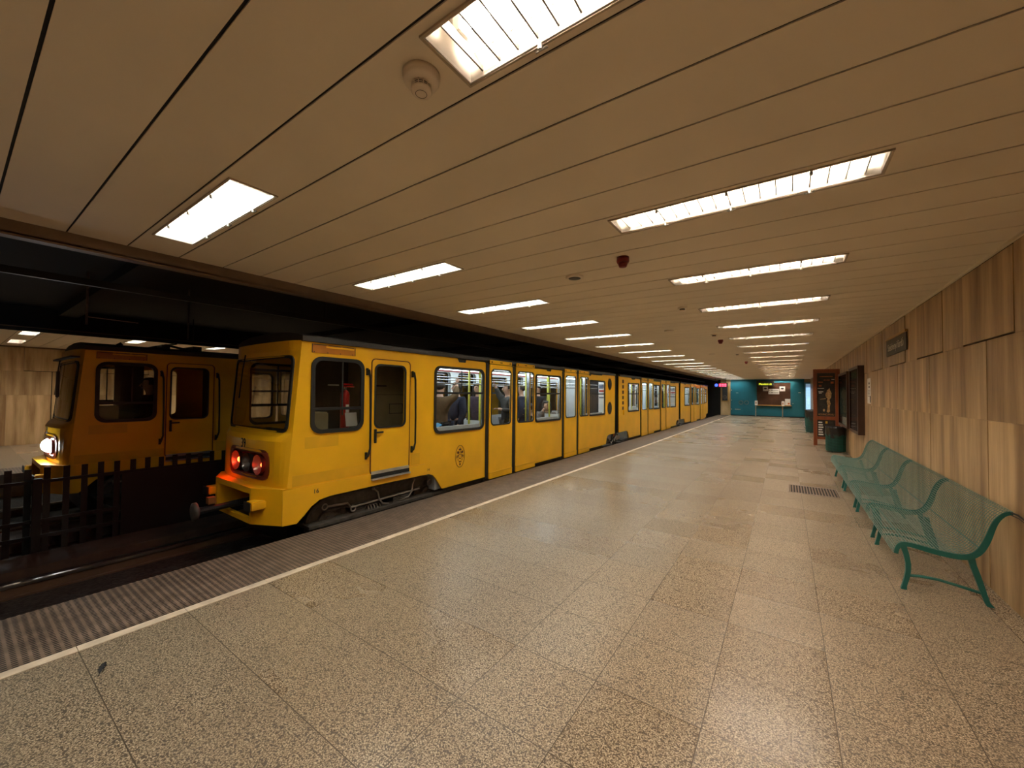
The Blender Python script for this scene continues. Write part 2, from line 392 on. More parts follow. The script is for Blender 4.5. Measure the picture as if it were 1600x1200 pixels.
# ceiling: strips across the platform, cut around the lamps
LAMPX = ((-3.82, -2.455), (-.955, .41)); NK = range(-3, 21)
lampslats = {2+5*k for k in NK}
def ceiling(mir, nm):
    bm = NB(); f = (lambda a, b: (mx(b), mx(a))) if mir else (lambda a, b: (a, b))
    n = -16
    while SY+n*SL < Y1-.02:
        a, b = SY+n*SL+.0055, min(SY+(n+1)*SL-.0055, Y1); z = (ZC, ZC+.03)
        if b > Y0:
            if n in lampslats:
                ks = (n-2)//5; ya, yb = .85+1.6275*ks-.002, 1.085+1.6275*ks+.002
                box(bm, *f(XE, XW), a, ya, *z); box(bm, *f(XE, XW), yb, b, *z)
                box(bm, *f(XE, LAMPX[0][0]-.002), ya, yb, *z); box(bm, *f(LAMPX[0][1]+.002, LAMPX[1][0]-.002), ya, yb, *z); box(bm, *f(LAMPX[1][1]+.002, XW), ya, yb, *z)
            else: box(bm, *f(XE, XW), a, b, *z)
        n += 1
    struct(nm, bm, M['ceil'])
    bm = NB(); n = -16
    while SY+n*SL < Y1: 
        if SY+n*SL > Y0: box(bm, *f(XE, XW), SY+n*SL-.0055, SY+n*SL+.0055, ZC+.006, ZC+.012)  # black strips fill the gaps, their shade put into the colour
        n += 1
    struct(nm+'_seams', bm, M['void'])
    struct(nm+'_void', box(NB(), *f(XE, XW+.1), Y0, Y1, ZC+.16, ZC+.2), M['void'])
ceiling(False, 'ceiling'); ceiling(True, 'ceiling_far_platform')
bm = NB(); box(bm, XE-.05, XE, Y0, Y1, 2.60, ZC+.02); box(bm, XE-.09, XE, Y0, Y1, 2.585, 2.612)
struct('trim_4', bm, M['fascia'])
bm = NB(); box(bm, mx(XE), mx(XE)+.05, Y0, Y1, 2.66, ZC+.02); struct('trim_5', bm, M['fascia'])
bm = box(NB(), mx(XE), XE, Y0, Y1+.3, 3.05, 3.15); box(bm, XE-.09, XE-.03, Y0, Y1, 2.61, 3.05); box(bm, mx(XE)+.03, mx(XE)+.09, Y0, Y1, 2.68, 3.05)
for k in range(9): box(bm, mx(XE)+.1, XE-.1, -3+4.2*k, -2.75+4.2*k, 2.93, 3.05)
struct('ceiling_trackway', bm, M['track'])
struct('tunnel_dark_sheet', box(NB(), mx(XW), -4.15, Y1+.02, Y1+.3, -.5, 3.15), M['track'])  # near-black sheet standing in for the darkness of the tunnel
# overhead contact rail and its hangers
for k, xx in enumerate((-5.28, -10.4)):
    t = thing('overhead_contact_rail', ['black contact rail above the near yellow train', 'black contact rail above the far train'][k], 'contact rail', (xx, 0, 2.5))
    part('rail_bar', box(NB(), xx-.02, xx+.02, Y0, Y1, 2.50, 2.56), M['black'], t)
    for q in range(7): part('hanger', tube(NB(), [(xx, -2+5.0*q, 2.56), (xx, -2+5.0*q, 3.06)], .012, 6), M['black'], t)
t = thing('cable_hanger', 'thin dark rod hanging from the trackway ceiling at far left', 'hanger', (-7.33, 1.01, 2.36))
part('rod', tube(NB(), [(-7.33, 1.01, 2.37), (-7.33, 1.01, 3.06)], .013, 6), M['under'], t)
part('arm', tube(NB(), [(-7.33, 1.0, 2.47), (-7.33, 1.5, 2.46)], .006, 6), M['under2'], t)
t = thing('cable_hanger', 'thin dark rod hanging above the far train roof', 'hanger', (-7.33, 2.05, 2.29))
part('rod', tube(NB(), [(-7.33, 2.05, 2.30), (-7.33, 2.05, 3.06)], .013, 6), M['under'], t)

# ---------------------------------------------------------------- lamps
def fixture_common(t, x0, x1, y0, y1):
    bm = NB(); z0, z1 = ZC-.004, ZC+.11
    r = .006
    box(bm, x0, x1, y0, y0+r, z0, z1); box(bm, x0, x1, y1-r, y1, z0, z1)
    box(bm, x0, x0+r, y0+r, y1-r, z0, z1); box(bm, x1-r, x1, y0+r, y1-r, z0, z1)
    box(bm, x0, x1, y0, y1, z1, z1+.01)
    part('housing', bm, M['lampw'], t)
    bm = NB()
    for (a, b, c, d) in ((x0-.008, x1+.008, y0-.008, y0), (x0-.008, x1+.008, y1, y1+.008), (x0-.008, x0, y0, y1), (x1, x1+.008, y0, y1)):
        box(bm, a, b, c, d, ZC-.008, ZC+.0)
    part('rim', bm, mat('cream_lamp_rim', (.42, .33, .22), .4), t)
    for q in range(3):
        xx = x0 + (x1-x0)*(.22+.28*q)
        for yy, s in ((y0+.012, 1), (y1-.002, -1)):
            bm = NB(); lathe(bm, [(.008, ZC-.022), (.009, ZC-.006), (.005, ZC+.002)], (xx, yy, 0), 10)
            if s < 0: tube(bm, [(xx-.022, yy+.012, ZC-.014), (xx, yy+.004, ZC-.02), (xx+.022, yy+.012, ZC-.014)], .004, 6)
            part('clip', bm, M['clip'], t)
def make_right_lamp():
    x0, x1 = LAMPX[1]; y0, y1 = .85, 1.085
    t = thing('ceiling_light', 'x', 'ceiling light', ((x0+x1)/2, (y0+y1)/2, ZC), 'fluorescent lamps in the row nearer the right wall')
    fixture_common(t, x0, x1, y0, y1)
    part('fluorescent_tube', tube(NB(), [(x0+.09, .952, ZC+.066), (x1-.09, .952, ZC+.066)], .0135, 8), M['tube'], t, True)
    for xx in (x0+.055, x1-.085): part('tube_holder', box(NB(), xx, xx+.03, .93, .975, ZC+.045, ZC+.11), M['lampw'], t)
    bm = NB(); n = 17
    for i in range(n):
        xx = x0+.07+(x1-x0-.14)*i/(n-1)
        vs = [bm.verts.new(p) for p in ((xx-.003, y0+.014, ZC+.005), (xx+.003, y0+.014, ZC+.005), (xx+.003, y0+.014, ZC+.045), (xx-.003, y0+.014, ZC+.045))]
        we = [bm.verts.new(p) for p in ((xx-.003, y1-.014, ZC+.005), (xx+.003, y1-.014, ZC+.005), (xx+.003, y1-.014, ZC+.045), (xx-.003, y1-.014, ZC+.045))]
        for k in range(4): bm.faces.new((vs[k], vs[(k+1) % 4], we[(k+1) % 4], we[k]))
        bm.faces.new(vs[::-1]); bm.faces.new(we)
    box(bm, x0+.07, x1-.07, 1.018, 1.021, ZC+.030, ZC+.040)
    part('louvre', bm, M['fin'], t)
    part('cover_pane', box(NB(), x0+.012, x1-.012, y0+.012, y1-.012, ZC-.001, ZC+.001), M['cover'], t)
    return t
def make_left_lamp():
    x0, x1 = LAMPX[0]; y0, y1 = .85, 1.085
    t = thing('ceiling_light', 'x', 'ceiling light', ((x0+x1)/2, (y0+y1)/2, ZC), 'frosted lamps in the row along the platform edge')
    fixture_common(t, x0, x1, y0, y1)
    part('diffuser', box(NB(), x0+.03, x1-.03, y0+.03, y1-.03, ZC+.05, ZC+.055), M['diff'], t)
    bm = NB(); n = 22
    for i in range(n):
        xx = x0+.04+(x1-x0-.08)*i/(n-1); box(bm, xx-.002, xx+.002, y0+.014, y1-.014, ZC+.004, ZC+.03)
    part('louvre', bm, M['lampw'], t)
    part('cover_pane', box(NB(), x0+.012, x1-.012, y0+.012, y1-.012, ZC-.001, ZC+.001), M['cover'], t)
    return t
ordn = ['nearest', 'second', 'third', 'fourth', 'fifth', 'sixth', 'seventh', 'eighth', 'ninth', 'tenth', 'eleventh', 'twelfth', 'thirteenth', 'fourteenth', 'fifteenth', 'sixteenth', 'seventeenth', 'eighteenth', 'nineteenth', 'twentieth', 'last']
R0, L0 = make_right_lamp(), make_left_lamp()
def lamplabel(side, k):
    w = {'R': 'fluorescent ceiling light in the bench-side row', 'L': 'frosted ceiling light in the track-side row'}[side]
    if k < 0: return 'ceiling light behind the viewpoint, %s, %s away' % ({'R': 'bench-side row', 'L': 'track-side row'}[side], {-1: 'one step', -2: 'two steps', -3: 'three steps'}[k])
    if k == 0: return 'nearest ' + w + {'R': ', cut off by the photo top', 'L': ', at upper left'}[side]
    return '%s %s from the viewpoint' % (ordn[k], w) if k < 20 else 'last %s before the teal end wall' % w
for k in NK:
    for proto, s in ((R0, 'R'), (L0, 'L')):
        if k == 0: proto['label'] = lamplabel(s, 0); continue
        if k < -1 and s == 'L': continue
        copy_tree(proto, None, (proto.location.x, proto.location.y+1.6275*k, ZC), lamplabel(s, k))
for k in range(0, 6):
    for proto, s in ((R0, 'wall'), (L0, 'track')):
        c = copy_tree(proto, None, (mx(proto.location.x), proto.location.y+1.6275*k, ZC),
            'ceiling light over the far platform, %s-side row, number %s from the left' % (s, ['one', 'two', 'three', 'four', 'five', 'six'][k]))
        c['group'] = 'ceiling lights over the far platform'
#@@OBJECTS

# ================================================================ CEILING AND WALL FITTINGS
def smoke(x, y, r, label, grp=None):
    t = thing('smoke_detector', label, 'smoke detector', (x, y, ZC), grp)
    part('base', lathe(NB(), [(r, ZC), (r, ZC-.018*r/.095), (r*.97, ZC-.024*r/.095), (r*.97, ZC-.034*r/.095), (r*.9, ZC-.045*r/.095), (r*.55, ZC-.052*r/.095)], (x, y, 0), 32), M['detect'], t, True)
    z = ZC-.05*r/.095; h = .028*r/.095
    part('sensor_core', lathe(NB(), [(r*.45, z), (r*.45, z-h)], (x, y, 0), 24), M['ink'], t)
    bm = NB()
    for k in range(12):
        a = 2*PI*k/12; box_ = tube(bm, [(x+r*.52*math.cos(a), y+r*.52*math.sin(a), z), (x+r*.50*math.cos(a), y+r*.50*math.sin(a), z-h)], r*.035, 4)
    for q in (.35, .7): 
        for k in range(24):
            a, b = 2*PI*k/24, 2*PI*(k+1)/24
            tube(bm, [(x+r*.52*math.cos(a), y+r*.52*math.sin(a), z-h*q), (x+r*.52*math.cos(b), y+r*.52*math.sin(b), z-h*q)], r*.025, 4, False)
    part('sensor_cage', bm, M['detect'], t)
    part('sensor_cap', lathe(NB(), [(r*.55, z-h), (r*.55, z-h-.012*r/.095), (r*.5, z-h-.02*r/.095), (r*.30, z-h-.023*r/.095)], (x, y, 0), 28), M['detect'], t, True)
    bm = NB()
    for k in range(24):
        a, b = 2*PI*k/24, 2*PI*(k+1)/24
        tube(bm, [(x+r*.30*math.cos(a), y+r*.30*math.sin(a), z-h-.024*r/.095), (x+r*.30*math.cos(b), y+r*.30*math.sin(b), z-h-.024*r/.095)], r*.012, 4, False)
    part('test_ring', bm, M['ink'], t)
smoke(-1.075, .955, .066, 'round off-white smoke detector left of the nearest ceiling light')
t = thing('speaker', 'flat round ceiling speaker with grey mesh in middle of ceiling', 'speaker', (-1.70, 3.50, ZC))
part('rim', lathe(NB(), [(.085, ZC), (.085, ZC-.010), (.072, ZC-.018), (.058, ZC-.018)], (-1.70, 3.50, 0), 28), M['detect'], t, True)
part('mesh', lathe(NB(), [(.060, ZC-.014), (.058, ZC-.020), (.02, ZC-.022)], (-1.70, 3.50, 0), 24), M['sign'], t, True)
def redalarm(x, y, label):
    t = thing('fire_alarm', label, 'fire alarm', (x, y, ZC), 'red alarm sounders on the ceiling')
    part('base', lathe(NB(), [(.05, ZC), (.052, ZC-.035), (.046, ZC-.05)], (x, y, 0), 24), M['redp'], t, True)
    part('sounder', lathe(NB(), [(.042, ZC-.05), (.036, ZC-.066), (.030, ZC-.082), (.02, ZC-.085)], (x, y, 0), 24), M['redp'], t, True)
redalarm(-1.12, 3.22, 'dark red round fire alarm on the ceiling between both lamp rows, nearest')
redalarm(-1.12, 9.2, 'small dark red fire alarm far along the ceiling, second from the viewpoint')
redalarm(-1.12, 15.6, 'tiny dark red fire alarm farthest along the ceiling')
def camdet(x, y, label):
    t = thing('detector', label, 'detector', (x, y, ZC), 'small black-faced detectors on the ceiling')
    part('base', lathe(NB(), [(.058, ZC), (.058, ZC-.012), (.05, ZC-.02)], (x, y, 0), 20), M['detect'], t, True)
    part('dark_band', lathe(NB(), [(.034, ZC-.02), (.034, ZC-.038)], (x, y, 0), 16), M['ink'], t)
    part('cap', lathe(NB(), [(.036, ZC-.038), (.034, ZC-.048), (.01, ZC-.05)], (x, y, 0), 16), M['detect'], t, True)
camdet(-1.12, 5.52, 'small detector with black middle on the ceiling, nearest of its kind')
camdet(-1.12, 8.3, 'small detector with black middle on the ceiling, second of its kind')
camdet(-1.12, 12.6, 'small detector with black middle on the ceiling, farthest of its kind')
for y, lb in ((7.4, 'small flat round ceiling speaker beyond the large near one'), (12.3, 'tiny flat ceiling speaker far along the station')):
    t = thing('speaker', lb, 'speaker', (-1.72, y, ZC))
    part('rim', lathe(NB(), [(.085, ZC), (.085, ZC-.010), (.06, ZC-.018)], (-1.72, y, 0), 20), M['detect'], t, True)

# station name sign on the right wall
def RW(a, b, h): return (XW-.05-h, -a, b)        # a: along -Y, text readable from the platform
t = thing('station_sign', 'dark station name sign under an ochre rail on the right wall', 'sign', (XW, 8.05, 2.3))
part('board', bevel(box(NB(), XW-.020, XW-.005, 7.42, 8.70, 2.185, 2.43), .002), M['sign'], t)
part('top_rail', box(NB(), XW-.035, XW-.005, 7.40, 8.72, 2.43, 2.462), M['gold'], t)
part('lettering', textmesh('Széchenyi fürdő', .158, lambda a, b, h: (XW-.022-h*0.5, 8.06-a, 2.305+b), .001), M['letters'], t)

# wall poster cases
def case(y0, y1, z0, z1, label, mats_, stripes):
    t = thing('poster_case', label, 'poster case', (XW, (y0+y1)/2, z0), 'dark wooden poster cases on the right wall')
    d = .11; bm = NB(); f = .06
    box(bm, XW-d, XW, y0, y0+f, z0, z1); box(bm, XW-d, XW, y1-f, y1, z0, z1); box(bm, XW-d, XW, y0+f, y1-f, z0, z0+f); box(bm, XW-d, XW, y0+f, y1-f, z1-f, z1)
    part('frame', bm, M['darkwood'], t)
    part('backboard', box(NB(), XW-d+.035, XW, y0+f, y1-f, z0+f, z1-f), M[mats_], t)
    part('pane', box(NB(), XW-d+.008, XW-d+.012, y0+f, y1-f, z0+f, z1-f), glass('dull_case_glass', (.9, .92, .9), .22), t)
    for (a, b, c, e, mm, nm) in stripes:
        part(nm, box(NB(), XW-d+.031, XW-d+.036, y0+f+a*(y1-y0-2*f), y0+f+b*(y1-y0-2*f), z0+f+c*(z1-z0-2*f), z0+f+e*(z1-z0-2*f)), mm, t)
pg = mat('pale_green_print', (.20, .30, .22), .6, var=.4, scale=14); pm = mat('mauve_print', (.13, .075, .07), .6, var=.5, scale=6)
pt = mat('teal_print', (.09, .16, .14), .6, var=.5, scale=7); pb = mat('brown_print', (.10, .05, .03), .6, var=.6, scale=8)
case(11.07, 12.48, .72, 2.20, 'dark framed poster case on the wall next to the paper notice, nearer of the pair', 'darkwood',
     [(0.02, .98, .0, .84, pm, 'poster'), (.30, .95, .86, .99, pg, 'notice')])
case(12.98, 14.9, .72, 2.17, 'dark framed poster case on the wall just behind the standing billboard', 'darkwood',
     [(.0, 1, .76, 1, pb, 'poster'), (.0, 1, .16, .76, pt, 'poster'), (.2, .7, .0, .15, M['paper'], 'notice')])
t = thing('paper_notice', 'narrow white paper notice stuck on the wall above the bench', 'notice', (XW, 10.47, 1.4))
part('sheet', box(NB(), XW-.008, XW-.004, 10.28, 10.66, 1.40, 1.90), M['paper'], t)
bm = NB()
for z in (1.80, 1.73): box(bm, XW-.010, XW-.008, 10.40, 10.50, z-.02, z+.02)
box(bm, XW-.010, XW-.008, 10.29, 10.37, 1.42, 1.55)
for k in range(5): box(bm, XW-.0095, XW-.008, 10.36, 10.60, 1.66-.03*k, 1.668-.03*k)
part('print', bm, M['ink'], t)
t = thing('notice_board', 'thin dark cable clipped along the wall beside the bench end', 'cable', (XW, 4.3, .7)); t.name = 'cable'
part('strand', tube(NB(), [(XW-.03, 4.46, .715), (XW-.012, 4.36, .715), (XW-.012, 4.1, .685), (XW-.012, 3.7, .67)], .006, 6), M['rubber'], t)
part('strand', tube(NB(), [(XW-.03, 4.46, .70), (XW-.012, 4.34, .695), (XW-.012, 4.1, .66), (XW-.012, 3.7, .64)], .004, 6), M['darkwood'], t)

# ---------------------------------------------------------------- benches
PROF = [(.709, .282), (.711, .318), (.724, .357), (.745, .378), (.770, .387), (.845, .379), (.948, .362), (1.035, .354), (1.095, .357), (1.132, .372), (1.168, .421), (1.190, .476), (1.204, .516), (1.221, .58), (1.240, .635), (1.257, .668), (1.285, .703), (1.315, .728), (1.338, .722)]
def resample(P, n):
    P = [Vector((a, 0, b)) for a, b in P]; D = [0]
    for a, b in zip(P, P[1:]): D.append(D[-1]+(b-a).length)
    out = []
    for i in range(n):
        s = D[-1]*i/(n-1); k = 0
        while k < len(D)-2 and D[k+1] < s: k += 1
        u = (s-D[k])/(D[k+1]-D[k]); out.append(P[k].lerp(P[k+1], u))
    return out
PR = resample(PROF, 45)
def smoothp(P):
    return [P[0]]+[(P[i-1]+P[i]*2+P[i+1])/4 for i in range(1, len(P)-1)]+[P[-1]]
PR = smoothp(smoothp(PR))
def make_bench(y0, label):
    L_ = 1.385
    t = thing('bench', label, 'bench', (1.0, y0+L_/2, 0), 'green wire benches along the right wall')
    bm = NB()
    for i, p in enumerate(PR):
        if i % 1 == 0: tube(bm, [(p.x, y0+.006, p.z), (p.x, y0+L_-.006, p.z)], .0026, 5, False)
    n = 34
    for i in range(1, n):
        y = y0+L_*i/n; tube(bm, [(p.x, y, p.z-.004) for p in PR[::2]], .0022, 4, False)
    part('wire_seat', bm, M['greenw'], t)
    for ye in (y0, y0+L_-.012):
        bm = NB(); prev = None
        for i, p in enumerate(PR):
            a = PR[max(i-1, 0)]; b = PR[min(i+1, len(PR)-1)]; d = (b-a).normalized(); nrm = Vector((d.z, 0, -d.x))
            wdt = .026 + .014*math.sin(PI*min(1, i/len(PR)*1.1))
            q = [bm.verts.new((v.x, yy, v.z)) for v in (p, p+nrm*wdt) for yy in (ye, ye+.012)]
            if prev:
                for a_, b_ in ((0, 1), (1, 3), (3, 2), (2, 0)): bm.faces.new((prev[a_], prev[b_], q[b_], q[a_]))
            else: bm.faces.new((q[0], q[1], q[3], q[2]))
            prev = q
        bm.faces.new((prev[0], prev[2], prev[3], prev[1])); bmesh.ops.recalc_face_normals(bm, faces=bm.faces[:])
        part('end_frame', bm, M['green'], t)
    for yl in (y0+.03, y0+1.18):
        def strip(pts, w0):
            bm = NB(); prev = None
            for i, (x, z, ww) in enumerate(pts):
                q = [bm.verts.new(c) for c in ((x-ww, yl-.014, z), (x+ww, yl-.014, z), (x+ww, yl+.014, z), (x-ww, yl+.014, z))]
                if prev:
                    for k in range(4): bm.faces.new((prev[k], prev[(k+1) % 4], q[(k+1) % 4], q[k]))
                else: bm.faces.new(q[::-1])
                prev = q
            bm.faces.new(prev); bmesh.ops.recalc_face_normals(bm, faces=bm.faces[:]); return bm
        part('leg', strip([(.768, 0, .018), (.772, .03, .014), (.786, .09, .015), (.795, .15, .015), (.796, .21, .016), (.785, .28, .017), (.768, .345, .02), (.762, .375, .02)], 0), M['green'], t)
        part('leg', strip([(1.232, 0, .020), (1.214, .03, .015), (1.200, .08, .016), (1.185, .14, .017), (1.165, .22, .018), (1.145, .29, .018), (1.133, .35, .022)], 0), M['green'], t)
        part('stretcher', tube(NB(), [(.797, yl, .115), (.86, yl, .125), (.97, yl, .125), (1.09, yl, .105), (1.195, yl, .085)], .011, 8), M['green'], t)
    bm = NB(); box(bm, .78, .80, y0+.03, y0+1.18, .345, .37) if False else tube(bm, [(.80, y0+.02, .355), (.80, y0+L_-.02, .355)], .007, 6)
    tube(bm, [(1.18, y0+.02, .42), (1.18, y0+L_-.02, .42)], .007, 6)
    part('cross_rod', bm, M['green'], t)
    return t
b0 = make_bench(4.42, 'green wire bench nearest the viewpoint, its end frame and legs in full view')
for k, lb in ((1, 'green wire bench second from the viewpoint, joined to the nearest one'), (2, 'green wire bench third from the viewpoint, level with the floor grating'), (3, 'green wire bench farthest along the wall, beside the dark green bin')):
    copy_tree(b0, None, (1.0, b0.location.y+1.405*k, 0), lb)

# ---------------------------------------------------------------- bins
def make_bin(x, y, r, h, label, sc_=1.):
    t = thing('litter_bin', label, 'litter bin', (x, y, 0), 'green wire litter bins by the right wall')
    bm = lathe(NB(), [(r*.96, .03), (r*.96, .05), (r, h*.66), (r, h*.68)], (x, y, 0), 28); part('liner', bm, M['bin'], t, True)
    bm = NB()
    for k in range(15):
        z = .04+(h*.66-.04)*k/14
        for q in range(32):
            a, b = 2*PI*q/32, 2*PI*(q+1)/32; rr = r*1.012
            tube(bm, [(x+rr*math.cos(a), y+rr*math.sin(a), z), (x+rr*math.cos(b), y+rr*math.sin(b), z)], .003, 4, False)
    for q in range(48):
        a = 2*PI*q/48; rr = r*1.015; tube(bm, [(x+rr*math.cos(a), y+rr*math.sin(a), .03), (x+rr*math.cos(a), y+rr*math.sin(a), h*.7)], .0028, 4, False)
    part('wire_basket', bm, M['green'], t)
    bm = NB(); seg = 56; rings = []
    for j in range(8):
        u = j/7; z = h*(.70-.06*math.sin(0)) + (h-h*.70)*u
        ring = []
        for q in range(seg):
            a = 2*PI*q/seg
            f = 1+.035*math.sin(9*a+3*u)*(1-u*.3)+.02*math.sin(23*a+5*u)
            rr = r*(1.03-.0*u)*f; zz = z - (h*.16)*(.5+.5*math.sin(3*a+1))*(1-u)
            ring.append(bm.verts.new((x+rr*math.cos(a), y+rr*math.sin(a), zz)))
        rings.append(ring)
    ring = [bm.verts.new((x+r*.8*math.cos(2*PI*q/seg), y+r*.8*math.sin(2*PI*q/seg), h-.15)) for q in range(seg)]; rings.append(ring)
    for A, B in zip(rings, rings[1:]):
        for k in range(seg): bm.faces.new((A[k], A[(k+1) % seg], B[(k+1) % seg], B[k]))
    bm.faces.new(rings[-1]); part('bin_bag', bm, M['bag'], t, True)
    bm = NB()
    for q in range(3):
        a = 2*PI*q/3; tube(bm, [(x+r*.8*math.cos(a), y+r*.8*math.sin(a), 0), (x+r*.8*math.cos(a), y+r*.8*math.sin(a), .04)], .012, 6)
    part('foot', bm, M['black'], t)
make_bin(1.108, 14.05, .215, .70, 'dark green litter bin with black bag beside the far bench end')
make_bin(.92, 20.6, .26, .95, 'green litter bin with black bag behind the billboard, second from the viewpoint')
make_bin(1.0, 24.2, .25, .86, 'green litter bin with black bag farthest away, partly behind the billboard')

# ---------------------------------------------------------------- billboard
YB = 15.5
t = thing('billboard', 'red-brown wooden standing billboard with dark poster beside the bin', 'billboard', (1.0, YB, 0))
bm = NB()
box(bm, .69, .785, YB, YB+.09, 0, 2.37); box(bm, 1.225, 1.335, YB, YB+.09, 0, 2.37)
part('post', bevel(box(NB(), .69, .785, YB, YB+.09, 0, 2.37), .006), M['wood'], t); part('post', bevel(box(NB(), 1.225, 1.335, YB, YB+.09, 0, 2.37), .006), M['wood'], t); bm.free()
for z0, z1 in ((2.25, 2.37), (.80, .91), (.20, .275)): part('rail', bevel(box(NB(), .785, 1.225, YB+.004, YB+.085, z0, z1), .004), M['wood'], t)
pd = mat('dark_poster_print', (.022, .018, .014), .5, var=.5, scale=9)
po = part('poster', box(NB(), .785, 1.225, YB+.05, YB+.07, .91, 2.25), pd, t, label='dark poster with a golden fountain-like picture')
def PB(a, b, h): return (a, YB+.048-h*0.2, b)
gold2 = mat('golden_print', (.42, .26, .11), .6, var=.5, scale=20); orp = mat('orange_print', (.42, .11, .03), .6, var=.4, scale=20)
merge_b = NB()
for P in ([(1.02, 1.05), (1.06, 1.02), (1.10, 1.06), (1.09, 1.2), (1.115, 1.3), (1.09, 1.42), (1.13, 1.5), (1.14, 1.62), (1.11, 1.70), (1.09, 1.80), (1.065, 1.74), (1.03, 1.72), (1.02, 1.66), (.99, 1.60), (1.0, 1.52), (1.04, 1.45), (1.02, 1.36), (1.045, 1.25)], rrect(.93, .98, 1.06, 1.14, .02), [(.86, 1.44), (1.0, 1.47), (1.0, 1.45), (.86, 1.425)]):
    me = plate([P], .002, PB); merge_b.from_mesh(me)
part('picture', merge_b, gold2, po)
bm = NB()
for k, (a, b, z, hh) in enumerate(((.82, .93, 1.95, .03), (.95, 1.10, 2.02, .02), (.83, .90, 1.83, .05), (1.12, 1.19, 1.92, .06), (.85, 1.17, 2.13, .02))): box(bm, a, b, YB+.046, YB+.05, z, z+hh)
part('ornament', bm, orp, po)
bm = NB()
for a, b, z in ((.80, .96, 1.765), (.82, .94, 1.66), (.83, .90, 1.62), (1.14, 1.21, 2.04)): box(bm, a, b, YB+.046, YB+.05, z, z+.018)
part('small_print', bm, M['letters'], po)
part('lettering', textmesh('AQUINCUM.HU', .082, lambda a, b, h: (1.005+a*.66, YB+.047-h*.2, .965+b), .001), mat('ochre_letters', (.48, .25, .09), .6), po)
lo = part('lower_board', box(NB(), .785, 1.225, YB+.05, YB+.07, .275, .80), pd, t)
bm = NB()
for k in range(6): box(bm, .815, .935-(k % 3)*.012, YB+.045, YB+.05, .325+.075*k, .365+.075*k)
part('label_strip', bm, M['paper'], lo)
part('label_strip', box(NB(), .985, 1.04, YB+.045, YB+.05, .69, .76), mat('yellow_print', (.62, .36, .03), .6), lo, label='small yellow label')
bm = NB()
for k in range(3): box(bm, 1.07, 1.17, YB+.045, YB+.05, .70+.02*k, .708+.02*k)
part('small_print', bm, M['sign'], lo)

# floor grating
t = thing('floor_grating', 'rectangular brown metal grating sunk into the floor near the bench', 'grating', (.345, 8.1, 0))
bm = NB(); gx0, gx1, gy0, gy1 = .015, .675, 7.755, 8.42
box(bm, gx0, gx1, gy0, gy0+.02, 0, .006); box(bm, gx0, gx1, gy1-.02, gy1, 0, .006); box(bm, gx0, gx0+.015, gy0, gy1, 0, .006); box(bm, gx1-.015, gx1, gy0, gy1, 0, .006)
part('frame', bm, M['under2'], t)
bm = NB()
for k in range(17): xx = gx0+.02+.0375*k; box(bm, xx, xx+.017, gy0+.02, gy1-.02, .001, .006)
part('bars', bm, M['fascia'], t)
part('pit_shade_sheet', box(NB(), gx0+.015, gx1-.015, gy0+.02, gy1-.02, 0, .0015), M['void'], t)  # flat black sheet painted as the dark below the bars

# torn leaf on the floor, leaves in the track bed
def leafmesh(x, y, z, L_, wd, a, curl, jag=0.):
    bm = NB(); n = 10; rows = []
    for i in range(n+1):
        u = i/n; ww = wd*math.sin(PI*min(1, max(0.04, u)))**.8*(1+jag*math.sin(i*2.7))
        rows.append([(L_*(u-.5), s*ww/2, curl*(abs(s)**2)*wd*.5+.006+curl*.01*math.sin(3*u)) for s in (-1, -.4, .4, 1)])
    vs = [[bm.verts.new((x+p[0]*math.cos(a)-p[1]*math.sin(a), y+p[0]*math.sin(a)+p[1]*math.cos(a), z+p[2])) for p in r] for r in rows]
    for A, B in zip(vs, vs[1:]):
        for k in range(3): bm.faces.new((A[k], A[k+1], B[k+1], B[k]))
    tube(bm, [vs[0][1].co.copy(), vs[0][1].co+Vector((-.02*math.cos(a), -.02*math.sin(a), .002))], .0015, 4)
    return bm
o = part('leaf', leafmesh(-3.11, .532, 0, .105, .028, 2.76, .5, .35), M['ink'], None); tag(o, 'small dark torn scrap of leaf on the platform floor at lower left', 'leaf')
lv = [(-4.95, 1.95, 'pale yellowish leaf lying on the track bed in front of the train', .15), (-5.15, .75, 'brown leaf in the track bed close to the platform grid, far left', .09), (-4.75, 1.15, 'small brown leaf in the track bed beside the middle of the platform grid', .07), (-4.72, 1.55, 'small dry leaf in the track bed right beside the platform grid', .07), (-5.3, 1.3, 'tiny dry leaf between rail and platform grid', .06)]
for i, (x, y, lb, s) in enumerate(lv):
    o = part('leaf', leafmesh(x, y, -.42, s, s*.45, .4+i*1.3, .6, .15), M['leaf'], None); tag(o, lb, 'leaf', 'dry leaves in the track bed')

# rails
for xx, lb in ((-5.98, 'steel rail of the near track, the shiny one in view at lower left'), (-4.62, 'steel rail of the near track hidden beside the platform'), (-8.45, 'steel rail of the far track behind the fence'), (-9.75, 'steel rail of the far track below the far platform')):
    t = thing('rail', lb, 'rail', (xx, 15, -.42))
    part('foot', box(NB(), xx-.05, xx+.05, Y0, Y1, -.42, -.405), M['railside'], t)
    part('web', box(NB(), xx-.01, xx+.01, Y0, Y1, -.405, -.32), M['railside'], t)
    part('head', bevel(box(NB(), xx-.028, xx+.028, Y0, Y1, -.325, -.295), .006, 2), M['rail'], t)
